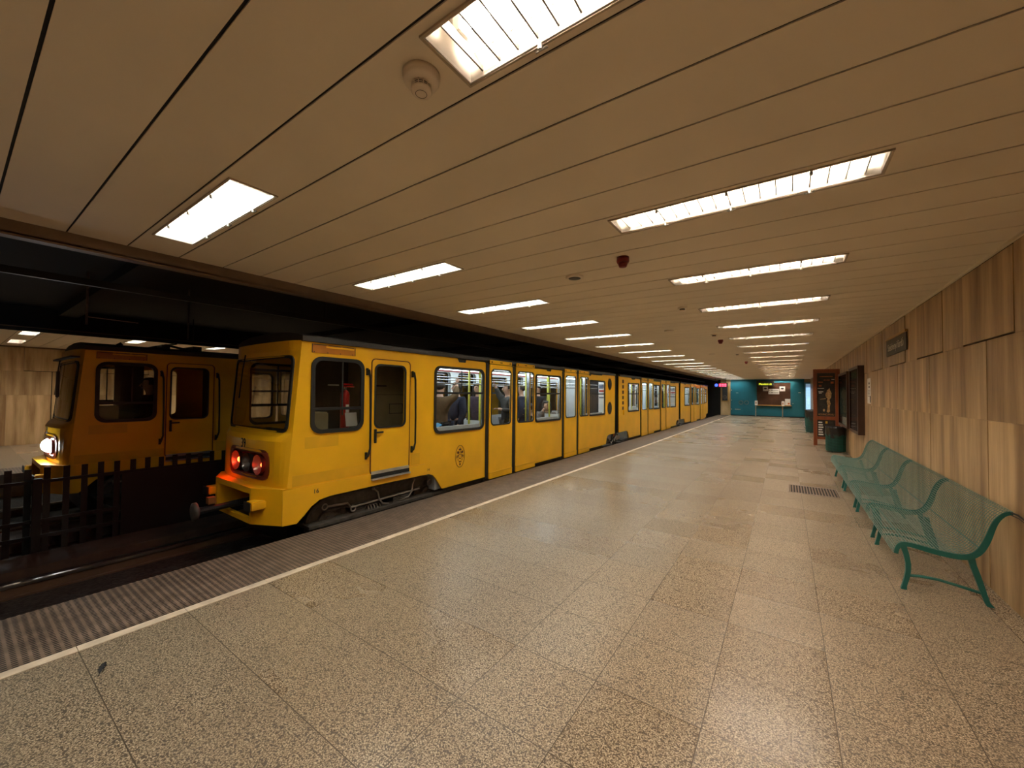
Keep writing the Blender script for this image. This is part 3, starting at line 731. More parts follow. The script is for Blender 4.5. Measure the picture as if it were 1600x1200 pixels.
# fence between the tracks
t = thing('fence', 'low black picket fence between the two tracks', 'fence', (-7.2, 3, -.42))
for z0, z1 in ((.44, .475), (-.02, .02), (-.2, -.16)): part('rail', box(NB(), -7.19, -7.16, -1.5, 11, z0, z1), M['fence'], t)
for k in range(80):
    y = -1.36+.1485*k+.004*math.sin(k*1.7); part('picket', box(NB(), -7.21, -7.19, y-.027, y+.027, -.40, .612+.006*math.sin(k*2.3)), M['fence'], t)
for k in range(7): part('post', box(NB(), -7.16, -7.10, -1.4+2*k, -1.33+2*k, -.42, .5), M['fence'], t)
part('lower_board', box(NB(), -7.165, -7.15, 1.35, 11, -.40, .44), M['fence'], t)  # black sheet standing in for the dark track seen between pickets

# ================================================================ END WALL
YE = Y1
struct('wall_end', box(NB(), -4.15, 1.02, YE, YE+.3, -.5, 3.2), M['wallf'])
struct('wall_end_far_platform', box(NB(), mx(XW), mx(XE), YE, YE+.02, 0, 3.0), M['wallf'])
t = thing('poster_case', 'dark poster framed in ochre on the end wall left of the teal doors', 'poster case', (-3.8, YE, .9))
part('frame', box(NB(), -4.08, -3.56, YE-.06, YE, 1.02, 2.2), M['gold'], t); part('poster', box(NB(), -4.03, -3.66, YE-.065, YE-.06, 1.1, 2.12), M['ink'], t)
bm = NB()
for k in range(4): tube(bm, [(-4.0, YE-.07, 1.3+.06*k), (-3.85, YE-.07, 1.22+.09*k), (-3.7, YE-.07, 1.3+.04*k)], .008, 4)
part('picture', bm, M['under2'], t)
t = thing('platform_display', 'red and blue glowing display hanging at the end of the platform', 'display', (-3.70, 30.5, 2.3))
part('case', box(NB(), -4.16, -3.28, 30.5, 30.62, 2.04, 2.36), M['black'], t)
part('disc', lathe(NB(), [(.10, 30.495), (.10, 30.5)], (-3.98, 0, 2.2), 20, 'y'), mat('blue_leds', (.1, .2, 1), emit=.55, ecol=(.04, .08, 1)), t)
bm = NB()
for z in (2.11, 2.22):
    for k in range(3): box(bm, -3.80+.155*k, -3.68+.155*k, 30.49, 30.5, z, z+.07)
part('digits', bm, mat('red_leds', (1, .1, .1), emit=1.1, ecol=(1, .03, .08)), t)
for xx in (-4.05, -3.4): part('hanger', tube(NB(), [(xx, 30.56, 2.36), (xx, 30.56, ZC)], .012, 6), M['black'], t)
# teal kiosk front
t = thing('kiosk_front', 'teal painted metal ticket office front across the end of the platform', 'ticket office', (-1.2, YE, 0))
bm = NB(); xa, xb, xc_, xd = -3.46, -1.78, .24, 1.02
box(bm, xa, xb, YE-.10, YE, 0, ZC); box(bm, xc_, xd, YE-.10, YE, 0, ZC); box(bm, xb, xc_, YE-.10, YE, 0, .80); box(bm, xb, xc_, YE-.10, YE, 2.44, ZC)
part('panel', bm, M['teal'], t)
bm = NB(); box(bm, xa, xd, YE-.11, YE-.10, 0, .05)
part('kick_plate', bm, M['void'], t)
part('window', box(NB(), xb, xc_, YE-.05, YE-.04, .80, 2.44), mat('brown_office_glass', (.075, .035, .022), .15, var=.3, scale=2), t)
bm = NB(); box(bm, xb, xc_+.04, YE-.32, YE-.05, .80, .84); part('counter', bm, M['under2'], t)
part('counter_edge', box(NB(), xb, xc_+.04, YE-.34, YE-.32, .78, .85), M['gold'], t)
for dx0, dx1 in ((-3.36, -2.62), (-2.60, -1.86)):
    d = part('door', bevel(box(NB(), dx0, dx1, YE-.135, YE-.10, .06, 2.3), .006), M['teal'], t)
bm = NB()
for k in range(20):
    a, b = 2*PI*k/20, 2*PI*(k+1)/20
    for xx in (-2.78, -2.42): tube(bm, [(xx+.13*math.cos(a), YE-.15, .98+.13*math.sin(a)), (xx+.13*math.cos(b), YE-.15, .98+.13*math.sin(b))], .014, 5, False)
part('ring_handle', bm, M['under2'], t)
for zz in (.42, 1.1, 1.85): part('hinge', box(NB(), -3.42, -3.37, YE-.15, YE-.13, zz, zz+.09), M['alu'], t)
for x0, x1, z in ((-3.1, -2.95, 1.68), (.68, .82, 1.72)): part('plate', box(NB(), x0, x1, YE-.145, YE-.11, z, z+.03), M['paper'], t)
part('vent_plate', box(NB(), -3.18, -2.8, YE-.145, YE-.134, .44, .5), M['alu'], t)
d = part('door', bevel(box(NB(), .32, .98, YE-.135, YE-.10, .06, 2.25), .006), M['teal'], t)
part('lock', box(NB(), .36, .39, YE-.145, YE-.13, .95, 1.0), M['paper'], t)
papers = [(-1.40, -1.09, 1.83, 2.17, 'upper left'), (-.40, -.07, 1.83, 2.17, 'upper right')]
for a, b, c, d_, s in papers:
    q = thing('notice', 'white square notice with dark mark at %s of the office window' % s, 'notice', ((a+b)/2, YE-.06, c))
    part('sheet', box(NB(), a, b, YE-.06, YE-.052, c, d_), M['paper'], q)
    part('print', lathe(NB(), [(.08, YE-.063), (.08, YE-.06)], ((a+b)/2, 0, (c+d_)/2+.02), 16, 'y', 1.2, .8), M['ink'], q)
q = thing('notice', 'wide white printed notice in the middle of the office window', 'notice', (-.75, YE-.06, 1.62))
part('sheet', box(NB(), -1.06, -.42, YE-.06, YE-.052, 1.62, 1.99), M['paper'], q)
bm = NB()
for z in (1.68, 1.85):
    box(bm, -.88, -.82, YE-.063, YE-.06, z, z+.1)
    for k in range(3): box(bm, -.78, -.47, YE-.062, YE-.06, z+.005+.035*k, z+.018+.035*k)
    box(bm, -1.02, -.94, YE-.062, YE-.06, z+.02, z+.05)
part('print', bm, M['ink'], q)
q = thing('notice', 'white notice with an orange spot at the right end of the counter', 'notice', (.07, YE-.2, .86))
part('sheet', box(NB(), -.08, .23, YE-.20, YE-.19, .85, 1.29), M['paper'], q)
part('print', lathe(NB(), [(.06, YE-.205), (.06, YE-.2)], (.13, 0, .96), 12, 'y'), orp, q)
q = thing('led_sign', 'black sign with glowing yellow letters above the office window', 'led sign', (-1.3, YE-.3, 2.4))
part('case', box(NB(), -1.78, -.72, YE-.35, YE-.12, 2.2, 2.56), M['black'], q)
part('lettering', textmesh('Mexikói út', .21, lambda a, b, h: (-1.24+a*.86, YE-.352-h*.2, 2.33+b), .001), mat('yellow_leds', (1, .9, .1), emit=.35, ecol=(.85, .95, .05)), q)
for x, y, lb in ((-1.80, 33.0, 'white ticket validator on a post left of the office counter'), (-.22, 32.0, 'white ticket validator on a post in front of the office counter')):
    q = thing('ticket_validator', lb, 'ticket validator', (x, y, 0), 'ticket validators at the end of the platform')
    part('post', tube(NB(), [(x, y, 0), (x, y, .85)], .035, 10), M['steel'], q); part('foot', lathe(NB(), [(.08, 0), (.08, .02)], (x, y, 0), 14), M['steel'], q)
    part('head', bevel(box(NB(), x-.05, x+.12, y-.06, y+.08, .82, 1.15), .02), M['paper'], q)
    part('slot', box(NB(), x-.0, x+.05, y-.065, y-.058, .92, 1.05), orp, q)
struct('door_1', box(NB(), 1.10, XW-.0, YE+.02, YE+.04, 0.02, 2.35), mat('lit_glass_door', (.6, .75, .85), .3, emit=.06, ecol=(.35, .58, .85)))
struct('trim_6', merge(box(NB(), 1.02, 1.10, YE-.06, YE+.3, 0, 2.45), plate([rrect(1.10, XW, 2.35, 2.45, .001, 1)], .1, lambda a, b, h: (a, YE+h, b))), mat('light_blue_frame', (.10, .35, .48), .4))
struct('wall_end_right', box(NB(), 1.02, XW, YE, YE+.1, 2.45, 3.2), M['wallf'])
L_ = bpy.data.lights.new('doorway_daylight', 'AREA'); L_.shape = 'RECTANGLE'; L_.size = .28; L_.size_y = 1.9; L_.energy = .33; L_.color = (.5, .75, 1)
lo_ = bpy.data.objects.new('doorway_daylight', L_); C.objects.link(lo_); lo_.location = (1.22, YE-.01, 1.15); lo_.rotation_euler = (PI/2, 0, 0)
#@@TRAIN

# ================================================================ TRAINS
ZT, ZB = 2.11, .05                    # top and bottom edge of the side panels
WID = 1.62
def SP(x):                            # side plane mapper, a = along the track, b = height
    return lambda a, b, h: (x+h, a, b)
def ringplate(a0, a1, b0, b1, w, r, t, fn):
    return plate([rrect(a0, a1, b0, b1, r), rrect(a0+w, a1-w, b0+w, b1-w, max(r-w*.6, .02))], t, fn)
def side_outline(sec):
    if sec == 'A':
        P = [(2.12, .49), (2.07, .49), (2.07, .11), (2.22, .10), (2.30, .17), (2.38, .25), (2.47, .305), (2.60, .325), (3.3, .33), (4.16, .318), (4.24, .295), (4.31, .235), (4.44, .05), (11.22, .05), (11.27, .20), (11.36, .29), (11.5, .31), (11.96, .31), (11.96, 2.13), (11.0, 2.13), (10.9, 2.07), (10.15, 2.07), (10.1, 2.03), (9.98, 2.03), (8.46, 2.05), (8.40, 2.09), (7.9, 2.09), (7.88, 2.04), (7.7, 2.04), (7.66, 2.07), (5.50, 2.06), (5.48, 2.085), (4.98, 2.09), (4.96, 2.04), (4.80, 2.04), (4.76, 2.10), (4.68, ZT), (2.245, ZT), (2.165, 1.1)]
    elif sec == 'B':
        P = [(12.33, .31), (13.05, .31), (13.18, .28), (13.32, .05), (20.28, .05), (20.36, .22), (20.5, .28), (20.88, .28), (20.88, 2.13), (20.2, 2.13), (20.1, 2.07), (16.9, 2.06), (16.7, 2.06), (14.6, 2.06), (14.4, 2.09), (14.0, 2.09), (13.9, 2.04), (13.6, 2.04), (13.5, 2.13), (12.33, 2.13)]
    else:
        P = [(21.32, .28), (22.1, .28), (22.25, .22), (22.4, .05), (28.9, .05), (29.1, .25), (29.6, .28), (29.7, .5), (29.6, 2.11), (22.6, 2.11), (22.5, 2.06), (22.2, 2.06), (22.1, 2.13), (21.32, 2.13)]
    return P
WINS = {'A': [(2.352, 3.03, 1.06, 1.945, 'cab'), (4.245, 5.455, .905, 1.955, 'big'), (7.19, 8.36, .915, 1.955, 'big'), (9.975, 11.13, .93, 1.92, 'big')],
        'B': [(13.18, 14.40, .93, 1.93, 'big'), (16.29, 17.25, .93, 1.93, 'big'), (19.05, 20.2, .93, 1.93, 'big')],
        'C': [(22.2, 23.6, .93, 1.93, 'big'), (25.47, 26.5, .93, 1.93, 'big'), (28.35, 29.2, 1.0, 1.9, 'big')]}
DOORS = {'A': [(5.50, 7.14), (8.42, 9.945)], 'B': [(14.56, 16.25), (17.33, 19.02)], 'C': [(23.75, 25.43), (26.75, 28.3)]}
DW = (3.182, 3.70, 1.065, 1.912)      # cab door window

def build_train(near, dx, dy):
    XS = -4.40+dx; XL = XS-WID; CXT = (XS+XL)/2
    if near: root = thing('metro_train', 'yellow three-section metro train standing at the near platform', 'train', (CXT, 2.1+dy, -.30))
    else: root = thing('metro_train', 'darker orange-lit metro train on the far track with one white headlamp', 'train', (CXT, 2.1+dy, -.30))
    secs = ['A', 'B', 'C'] if near else ['A']
    def F(x): return lambda a, b, h: (x+h, a+dy, b)
    def B(bm, x0, x1, y0, y1, z0, z1, mi=0): return box(bm, x0, x1, y0+dy, y1+dy, z0, z1, mi)
    Y = M['yellow']
    for s in secs:
        O = side_outline(s); holes = [rrect(a+.012, b-.012, c+.012, d-.012, .10 if k == 'cab' or a < 5 else .07) for a, b, c, d, k in WINS[s]]
        dh = [[(a, .0), (b, .0), (b, 2.045), (a, 2.045)] for a, b in DOORS[s]] 
        holes2 = [rrect(DW[0]+.01, DW[1]-.01, DW[2]+.01, DW[3]-.01, .07)] if s == 'A' else []
        # doorways are notched out of the panel outline from below
        OO = []
        for i, p in enumerate(O):
            OO.append(p)
            q = O[(i+1) % len(O)]
            if abs(p[1]-.05) < 1e-6 and abs(q[1]-.05) < 1e-6 and q[0]-p[0] > 3:
                for a, b in DOORS[s]: OO += [(a, .05), (a, 2.035), (b, 2.035), (b, .05)]
        me = plate([OO]+holes+holes2, .03, F(XS-.015))
        shell = NB(); shell.from_mesh(me); bpy.data.meshes.remove(me)
        # far side of the car: same openings, thin
        me = plate([OO]+holes+holes2, .03, F(XL+.015)); shell.from_mesh(me); bpy.data.meshes.remove(me)
        body = part('car_body', shell, Y, root)
        ya, yb = {'A': (2.30, 11.96), 'B': (12.33, 20.88), 'C': (21.32, 29.6)}[s]
        # roof with overhanging edge
        bm = NB(); y0r = 2.24 if s == 'A' else ya
        prof = [(-.90, 2.105), (-.895, 2.165), (-.80, 2.19), (-.55, 2.225), (0, 2.245), (.55, 2.225), (.80, 2.19), (.895, 2.165), (.90, 2.105), (.84, 2.10), (-.84, 2.10)]
        ends = []
        for yy in (y0r, yb): ends.append([bm.verts.new((CXT+a, yy+dy, z)) for a, z in [(q[0]*.93, q[1]) for q in prof]])
        n = len(prof)
        for k in range(n): bm.faces.new((ends[0][k], ends[0][(k+1) % n], ends[1][(k+1) % n], ends[1][k]))
        bm.faces.new(ends[0][::-1]); bm.faces.new(ends[1]); part('roof', bm, M['roof'], root)
        if near:
            bm = NB(); yr = 4.66 if s == 'A' else ya+.9
            B(bm, XS-.03, XS-.004, yr, yb-.9 if s != 'C' else yb-.3, 2.03, 2.105)
            part('door_rail', bm, M['black'], root)
            # inner lining: floor, ceiling, walls
            bm = NB(); yi = 4.16 if s == 'A' else ya+.02
            B(bm, XL+.04, XS-.05, yi+.35, yb-.9, -.0, .04); B(bm, XL+.04, XS-.05, yi, yb-.03, .335, .35) if False else None; part('saloon_floor', bm, mat('dark_saloon_floor', (.06, .055, .05), .6), root)
            bm = NB(); B(bm, XL+.04, XS-.04, yi, yb-.03, 2.02, 2.05)
            part('saloon_ceiling', bm, M['whitep'], root)
            for xx in (CXT-.42, CXT+.42): part('saloon_lamp', B(NB(), xx-.05, xx+.05, yi+.15, yb-.2, 2.0, 2.019), M['saloon'], root)
            oc = [(4.5 if s == 'A' else ya+1.1, .06), (yb-.9, .06), (yb-.75, .35), (yb-.03, .35), (yb-.03, 2.02), (yi, 2.02), (yi, .35), (4.4 if s == 'A' else ya+.95, .35)]
            hl = [rrect(a+.02, b-.02, c+.02, d-.02, .08) for a, b, c, d, k in WINS[s] if k != 'cab']
            for a, b in DOORS[s]:
                wd = (b-a-.21)/2
                for p, q in ((a+.08, a+.08+wd), (b-wd, b)): hl.append(rrect(p+.05, q-.05, .955, 1.975, .07))
            bm = NB(); me = plate([oc]+hl, .01, F(XL+.055)); bm.from_mesh(me)
            B(bm, XL+.05, XL+.45, yb-.05, yb-.03, .35, 2.02); B(bm, XS-.52, XS-.05, yb-.05, yb-.03, .35, 2.02)
            if s != 'A': B(bm, XL+.05, XL+.45, ya+.03, ya+.05, .35, 2.02); B(bm, XS-.52, XS-.05, ya+.03, ya+.05, .35, 2.02)
            ln = part('saloon_lining', bm, M['whitep'], root)
            bm = NB(); B(bm, XL+.061, XL+.065, yi+.3, yb-.2, 1.985, 2.015); B(bm, XS-.50, XS-.07, yb-.056, yb-.051, 1.60, 1.66)
            part('route_map', bm, mat('red_line_print', (.45, .03, .03), .5), ln)
            bm = NB(); B(bm, XS-.50, XS-.07, yb-.056, yb-.051, 1.72, 1.84); B(bm, XS-.50, XS-.07, yb-.056, yb-.051, 1.40, 1.44)
            part('route_map', bm, mat('blue_grey_print', (.10, .14, .22), .5), ln)
            bm = NB()
            if s == 'A': B(bm, XL+.04, XS-.04, 4.13, 4.16, .36, 1.02); B(bm, XL+.04, CXT-.15, 4.13, 4.16, 1.02, 2.05); B(bm, CXT+.25, XS-.04, 4.13, 4.16, 1.02, 2.05); B(bm, CXT-.15, CXT+.25, 4.13, 4.16, 1.85, 2.05)
            part('cab_bulkhead', bm, M['cabp'], root) if s == 'A' else bm.free()
            # poles and rails
            for xx in (XS-.35, XL+.35):
                for zz in (1.70, 1.80): part('handrail', tube(NB(), [(xx, yi+.1+dy, zz), (xx, yb-.1+dy, zz)], .011, 8), M['steel'], root, True)
            for a, b in DOORS[s]:
                for yy in (a-.12, b+.12):
                    for xx in (XS-.28, XL+.28): part('pole', tube(NB(), [(xx, yy+dy, .04), (xx, yy+dy, 2.02)], .019, 10), M['pole'], root, True)
                    part('pole', tube(NB(), [(XS-.09, yy+dy, .8), (XS-.28, yy+dy, .8)], .014, 8), M['pole'], root, True)
                part('pole', tube(NB(), [(CXT, (a+b)/2+dy, .04), (CXT, (a+b)/2+dy, 2.02)], .02, 10), M['pole'], root, True)
                for yy in (a+.06, b-.06): part('door_post', B(NB(), XS-.13, XS-.06, yy-.03, yy+.03, .04, 2.02), M['steel'], root)
            for (a, b, c, d, k) in WINS[s]:
                if k == 'cab': continue
                for xx, sg in ((XS-.06, -1), (XL+.06, 1)):
                    bm = NB()
                    x2 = xx+sg*.40
                    B(bm, *sorted((xx, x2)), a+.05, b-.05, .40, .46); B(bm, *sorted((xx, xx+sg*.05)), a+.05, b-.05, .46, 1.0); B(bm, *sorted((xx, xx+sg*.35)), a+.1, b-.1, .04, .40)
                    part('seat', bm, M['seat'], root)
            for a, b in DOORS[s]:
                part('partition', B(NB(), XS-.42, XS-.06, a-.10, a-.08, .3, 1.05), M['whitep'], root)
                part('partition', B(NB(), XL+.06, XL+.42, b+.08, b+.10, .3, 1.05), M['whitep'], root)
        if near:
            ew = ([yb-.02] if s == 'A' else [ya+.005, yb-.02] if s == 'B' else [ya+.005])
            for e_ in ew:
                part('end_wall', B(NB(), XL+.02, XL+.46, e_, e_+.015, .3, 2.1), M['rubber'], root); part('end_wall', B(NB(), XS-.54, XS-.01, e_, e_+.015, .3, 2.1), M['rubber'], root)
        # windows
        for (a, b, c, d, k) in WINS[s]:
            for xs, side in ((XS, 1), (XL, -1)):
                me = ringplate(a, b, c, d, .042 if k != 'cab' else .045, .12 if a < 5 else .08, .026, F(xs+side*.004)); bm = NB(); bm.from_mesh(me); bpy.data.meshes.remove(me)
                if k == 'big':
                    zb = 1.535 if a < 12 else 1.55
                    B(bm, xs-.008, xs+.012*side if side > 0 else xs+.008, a+.03, b-.03, zb-.016, zb+.016); ym = (a+b)/2+.02
                    B(bm, xs-.006, xs+.006, ym-.006, ym+.006, zb, d-.03)
                else:
                    B(bm, xs-.008, xs+.010, a+.03, b-.03, 1.325, 1.36); B(bm, xs-.006, xs+.006, 2.73, 2.745, 1.36, d-.03)
                o = part('window_frame', bm, M['rubber'], root)
                part('pane', plate([rrect(a+.03, b-.03, c+.03, d-.03, .07)], .0, F(xs)) if False else plate1(a+.03, b-.03, c+.03, d-.03, xs, dy), M['glass'] if k == 'big' else M['dglass'], o)
        # sliding doors
        for (a, b) in DOORS[s]:
            wd = (b-a-.08-.13)/2
            L1, L2 = (a+.08, a+.08+wd), (b-wd, b)
            for xs, side in ((XS, 1), (XL, -1)):
                for (p, q) in (L1, L2):
                    zt = 2.055
                    me = plate([rrect(p, q, .0, zt, .03, 3), rrect(p+.045, q-.045, .955, 1.975, .075)], .028, F(xs+side*.017))
                    leaf = part('door_leaf', me, Y if side > 0 or not near else M['whitep'], root)
                    me = ringplate(p+.038, q-.038, .948, 1.982, .024, .085, .012, F(xs+side*.030)); part('window_seal', me, M['rubber'], leaf)
                    part('pane', plate1(p+.05, q-.05, .96, 1.97, xs+side*.02, dy), M['glass'], leaf)
                    if side > 0 and near:
                        part('step_strip', B(NB(), xs+.03, xs+.042, p, q, .095, .112), M['yellow2'], leaf)
                        part('lower_panel', B(NB(), xs+.03, xs+.038, p, q, .0, .095), Y, leaf)
                        tp = part('top_plate', B(NB(), xs+.022, xs+.034, p+.0, q-.03, 2.068, 2.135), Y, leaf)
                        bm = NB()
                        for yy in (p+.06, q-.09): lathe(bm, [(.014, xs+.034), (.014, xs+.038)], (0, yy+dy, 2.10), 10, 'x')
                        B(bm, xs+.034, xs+.037, (p+q)/2-.05, (p+q)/2+.02, 2.095, 2.11)
                        part('bolts', bm, M['black'], leaf)
                if near or side > 0:
                    part('door_seal', B(NB(), xs+side*.002-.012, xs+side*.002+.012, L1[1], L2[0], .0, 2.06), M['rubber'], root)
                    part('door_seal', B(NB(), xs+side*.002-.012, xs+side*.002+.012, a, L1[0], .0, 2.06), M['rubber'], root)
            if near: part('threshold', B(NB(), XS-.06, XS-.01, a, b, -.03, .0), M['under'], root)
        # underfloor box
        bm = NB(); B(bm, XL+.08, XS-.12, {'A': 4.5, 'B': 13.4, 'C': 22.5}[s], {'A': 11.2, 'B': 20.2, 'C': 29}[s], -.26, .0)
        B(bm, XL+.03, XS-.06, ya+.1, yb-.05, -.04, -.005); part('underframe', bm, M['under'], root)

    # ---------------- cab section details
    # cab door
    O = plate([rrect(3.15, 3.765, .475, 1.965, .05), rrect(DW[0]+.012, DW[1]-.012, DW[2]+.012, DW[3]-.012, .07)], .012, F(XS+.004))
    d = part('cab_door', O, M['yellow2'] if False else Y, root)
    part('window_seal', ringplate(*DW, .022, .085, .016, F(XS+.012)), M['rubber'], d)
    part('pane', plate1(DW[0]+.012, DW[1]-.012, DW[2]+.012, DW[3]-.012, XS+.004, dy), M['dglass'], d)
    part('door_seal', plate([rrect(3.137, 3.778, .465, 1.978, .06), rrect(3.147, 3.768, .47, 1.968, .052)], .022, F(XS+.002)), mat('red_brown_seal', (.12, .02, .01), .6), d)
    h = NB(); B(h, XS+.01, XS+.035, 3.185, 3.215, .88, 1.06); B(h, XS+.03, XS+.05, 3.19, 3.31, 1.005, 1.028); part('handle', bevel(h, .004, 1), M['black'], d)
    bm = NB(); B(bm, XS+.01, XS+.018, 3.152, 3.763, .475, .515); part('kick_plate', bm, M['alu'], d)
    st = part('cab_step', B(NB(), XS-.02, XS+.045, 3.15, 3.775, .405, .425), M['alu'], root)
    part('step_dark_strip', B(NB(), XS+.012, XS+.018, 3.15, 3.775, .425, .476), M['black'], root)  # flat black strip, recess shade put into the colour
    for yy in (3.092, 3.835):
        bm = tube(NB(), [(XS, yy-.02+dy, 1.83), (XS+.045, yy-.02+dy, 1.82), (XS+.05, yy+dy, 1.72), (XS+.05, yy+.012+dy, 1.2), (XS+.05, yy+.012+dy, .82), (XS+.045, yy-.015+dy, .73), (XS, yy-.015+dy, .70)], [.016, .016, .014, .013, .013, .016, .016], 8)
        for zz in (1.80, .73): B(bm, XS, XS+.02, yy-.03, yy-.005, zz-.045, zz+.045)
        part('grab_bar', bm, M['black'], root)
    # hatch above cab window
    hp = part('hatch', B(NB(), XS, XS+.008, 2.355, 2.90, 1.985, 2.085), mat('orange_patch', (.50, .17, .012), .45), root)
    bm = NB()
    for k in range(3): B(bm, XS+.008, XS+.012, 2.37+.18*k, 2.52+.18*k, 2.075, 2.082)
    for k in range(4): lathe(bm, [(.006, XS+.008), (.006, XS+.011)], (0, 2.38+.16*k+dy, 1.995), 8, 'x')
    for ye in (2.355, 2.894): B(bm, XS+.008, XS+.010, ye, ye+.006, 1.985, 2.085)
    part('hinges', bm, M['black'], hp)
    part('hinge_cover', B(NB(), XS+.008, XS+.012, 2.52, 2.88, 2.05, 2.068), M['yellow'], hp)
    # patches, waist line, numbers, crest
    part('paint_patch', B(NB(), XS, XS+.0015, 2.30, 2.70, .90, 1.03), M['yellow2'], root)
    part('paint_patch', B(NB(), XS, XS+.0015, 2.17, 3.14, .50, .62), M['yellow2'], root)
    part('paint_patch', B(NB(), XS, XS+.0015, 3.82, 3.98, .50, .66), M['yellow2'], root)
    bm = NB(); B(bm, XS, XS+.014, 2.07, 3.15, .10, .485) if False else None
    me = plate([[(2.07, .485), (2.07, .11), (2.22, .10), (2.30, .17), (2.38, .25), (2.47, .305), (2.60, .325), (3.3, .33), (4.05, .33), (4.08, .485)]], .014, F(XS+.007)); bm.from_mesh(me)
    part('skirt_panel', bm, Y, root)
    for s_, yy, zz, sz in (('16', 2.43, .41, .07), ('14', 4.15, .385, .055)):
        part('number', textmesh(s_, sz, lambda a, b, h: (XS+(.016 if yy < 3 else .002)+h*.3, yy+a+dy, zz+b), .002), M['ink'], root)
    if near:
        cy, cz, ra, rb = 4.848, .50, .112, .182
        bm = NB()
        outer = [(cy+ra*math.cos(2*PI*k/40), cz+rb*math.sin(2*PI*k/40)) for k in range(40)]; inner = [(cy+(ra-.008)*math.cos(2*PI*k/40), cz+(rb-.008)*math.sin(2*PI*k/40)) for k in range(40)]
        bm.from_mesh(plate([outer, inner], .002, F(XS+.002)))
        def poly(P): bm.from_mesh(plate([[(cy+a, cz+b) for a, b in P]], .002, F(XS+.002)))
        poly([(-.03, .10), (-.03, .125), (-.015, .115), (0, .145), (.015, .115), (.03, .125), (.03, .10)])       # crown
        poly([(-.006, .045), (-.006, .095), (.006, .095), (.006, .045)])
        for sx in (-1, 1):
            poly([(sx*.02, .06), (sx*.035, .085), (sx*.06, .09), (sx*.075, .065), (sx*.06, .045), (sx*.04, .05), (sx*.03, .035)])
            poly([(sx*.04, .02), (sx*.055, .03), (sx*.07, .0), (sx*.06, -.03), (sx*.05, -.0)])
            poly([(sx*.08, .03), (sx*.088, .0), (sx*.082, -.04), (sx*.076, .0)])
            poly([(sx*.035, -.06), (sx*.055, -.03), (sx*.05, -.07)])
        ring = lambda w: [(-w, .03), (w, .03), (w, -.01), (w*.7, -.035), (0, -.05), (-w*.7, -.035), (-w, -.01)]
        bm.from_mesh(plate([[(cy+a, cz+b) for a, b in ring(.035)], [(cy+a*.75, cz+.0+b*.72) for a, b in ring(.035)]], .002, F(XS+.002)))
        for k in range(3): poly([(-.025+.02*k, -.075), (-.025+.02*k, -.10), (-.012+.02*k, -.10), (-.012+.02*k, -.075)])
        poly([(-.018, -.115), (.018, -.115), (.012, -.145), (-.012, -.145)])
        part('crest', bm, mat('dark_red_crest', (.07, .012, .008), .6), root)
        # round vents at the end of section A
        for zz, r in ((1.835, .17), (1.11, .185)):
            part('vent_ring', plate([[(11.50+r*1.08*math.cos(2*PI*k/32), zz+(r+.03)*math.sin(2*PI*k/32)) for k in range(32)]], .006, F(XS+.003)), M['yellow2'], root)
            part('round_vent', plate([[(11.50+r*.92*math.cos(2*PI*k/32), zz+r*math.sin(2*PI*k/32)) for k in range(32)]], .01, F(XS+.006)), M['black'], root)
        # vents on section B, gangways
        bm = NB()
        for k in range(6): B(bm, XS, XS+.004, 12.62, 12.78, 1.02+.175*k, 1.13+.175*k)
        part('vent_marks', bm, mat('dark_brown_marks', (.09, .02, .01), .6), root)
        part('vent_box', B(NB(), XS, XS+.03, 12.72, 13.0, .86, 1.02), Y, root)
        for a, b in ((11.96, 12.33), (20.88, 21.32)):
            bm = NB()
            for k in range(5): B(bm, XL+.12, XS-.10-(k % 2)*.03, a+(b-a)*k/5, a+(b-a)*(k+1)/5, .05, 2.1)
            part('gangway_bellows', bm, M['rubber'], root)
            part('gangway_pipe', tube(NB(), [(XS-.06, a+.08+dy, .2), (XS-.05, a+.1+dy, .9), (XS-.06, a+.1+dy, 1.6), (XS-.06, a+.08+dy, 2.05)], .018, 8), mat('orange_pipe', (.45, .12, .03), .5), root)
            part('dark_underbody_block', B(NB(), XL+.1, XS-.42, a-1.0, b+1.0, -.25, .30), M['black'], root)  # black box added to darken the view through the gangway arches
            for k, yy in enumerate((a-.35, b+.35)):
                part('wheel', wheel(XS-.22, yy+dy, -.03, .262), M['under'], root)
            bm = B(NB(), XS-.3, XS-.18, a-.6, b+.6, .02, .16); B(bm, XS-.2, XS-.12, a-.1, b+.1, .1, .26)
            tube(bm, [(XS-.12, a+dy, .25), (XS-.08, a+.15+dy, .05), (XS-.1, b+dy, .2)], .018, 6); tube(bm, [(XS-.12, a-.3+dy, .2), (XS-.08, a-.1+dy, .0), (XS-.1, a+.1+dy, .1)], .014, 6)
            part('bogie_frame', bm, M['under2'], root)

    # ---------------- front
    xo = [-.81, -.80, -.765, -.72, -.60, -.55, -.35, -.1, .1, .30, .50, .55, .65, .72, .765, .80, .81]
    bow = lambda x: .06*(abs(x)/.81)**2 + (.05*max(0, (abs(x)-.62)/.19)**2)
    rows = [(.49, 2.02, 0), (.585, 2.01, 0), (.86, 2.0, 0), (.99, 1.995, .2), (1.04, 2.03, .6), (1.085, 2.10, 1), (1.10, 2.11, 1), (1.93, 2.165, 1), (1.96, 2.165, 1), (2.0, 2.15, 1), (2.11, 2.15, 1)]
    def sidey(z): return 2.12+(z-.49)*.045/.61 if z < 1.1 else 2.165+(z-1.1)*.08/1.01
    bm = NB(); grid = []
    for z, yc, _ in rows:
        ys = sidey(z)
        row = []
        for x in xo:
            k = min(1, bow(x)/bow(.81)); yy = yc+(ys-yc)*k
            row.append(bm.verts.new((CXT+x, yy+dy, z)))
        grid.append(row)
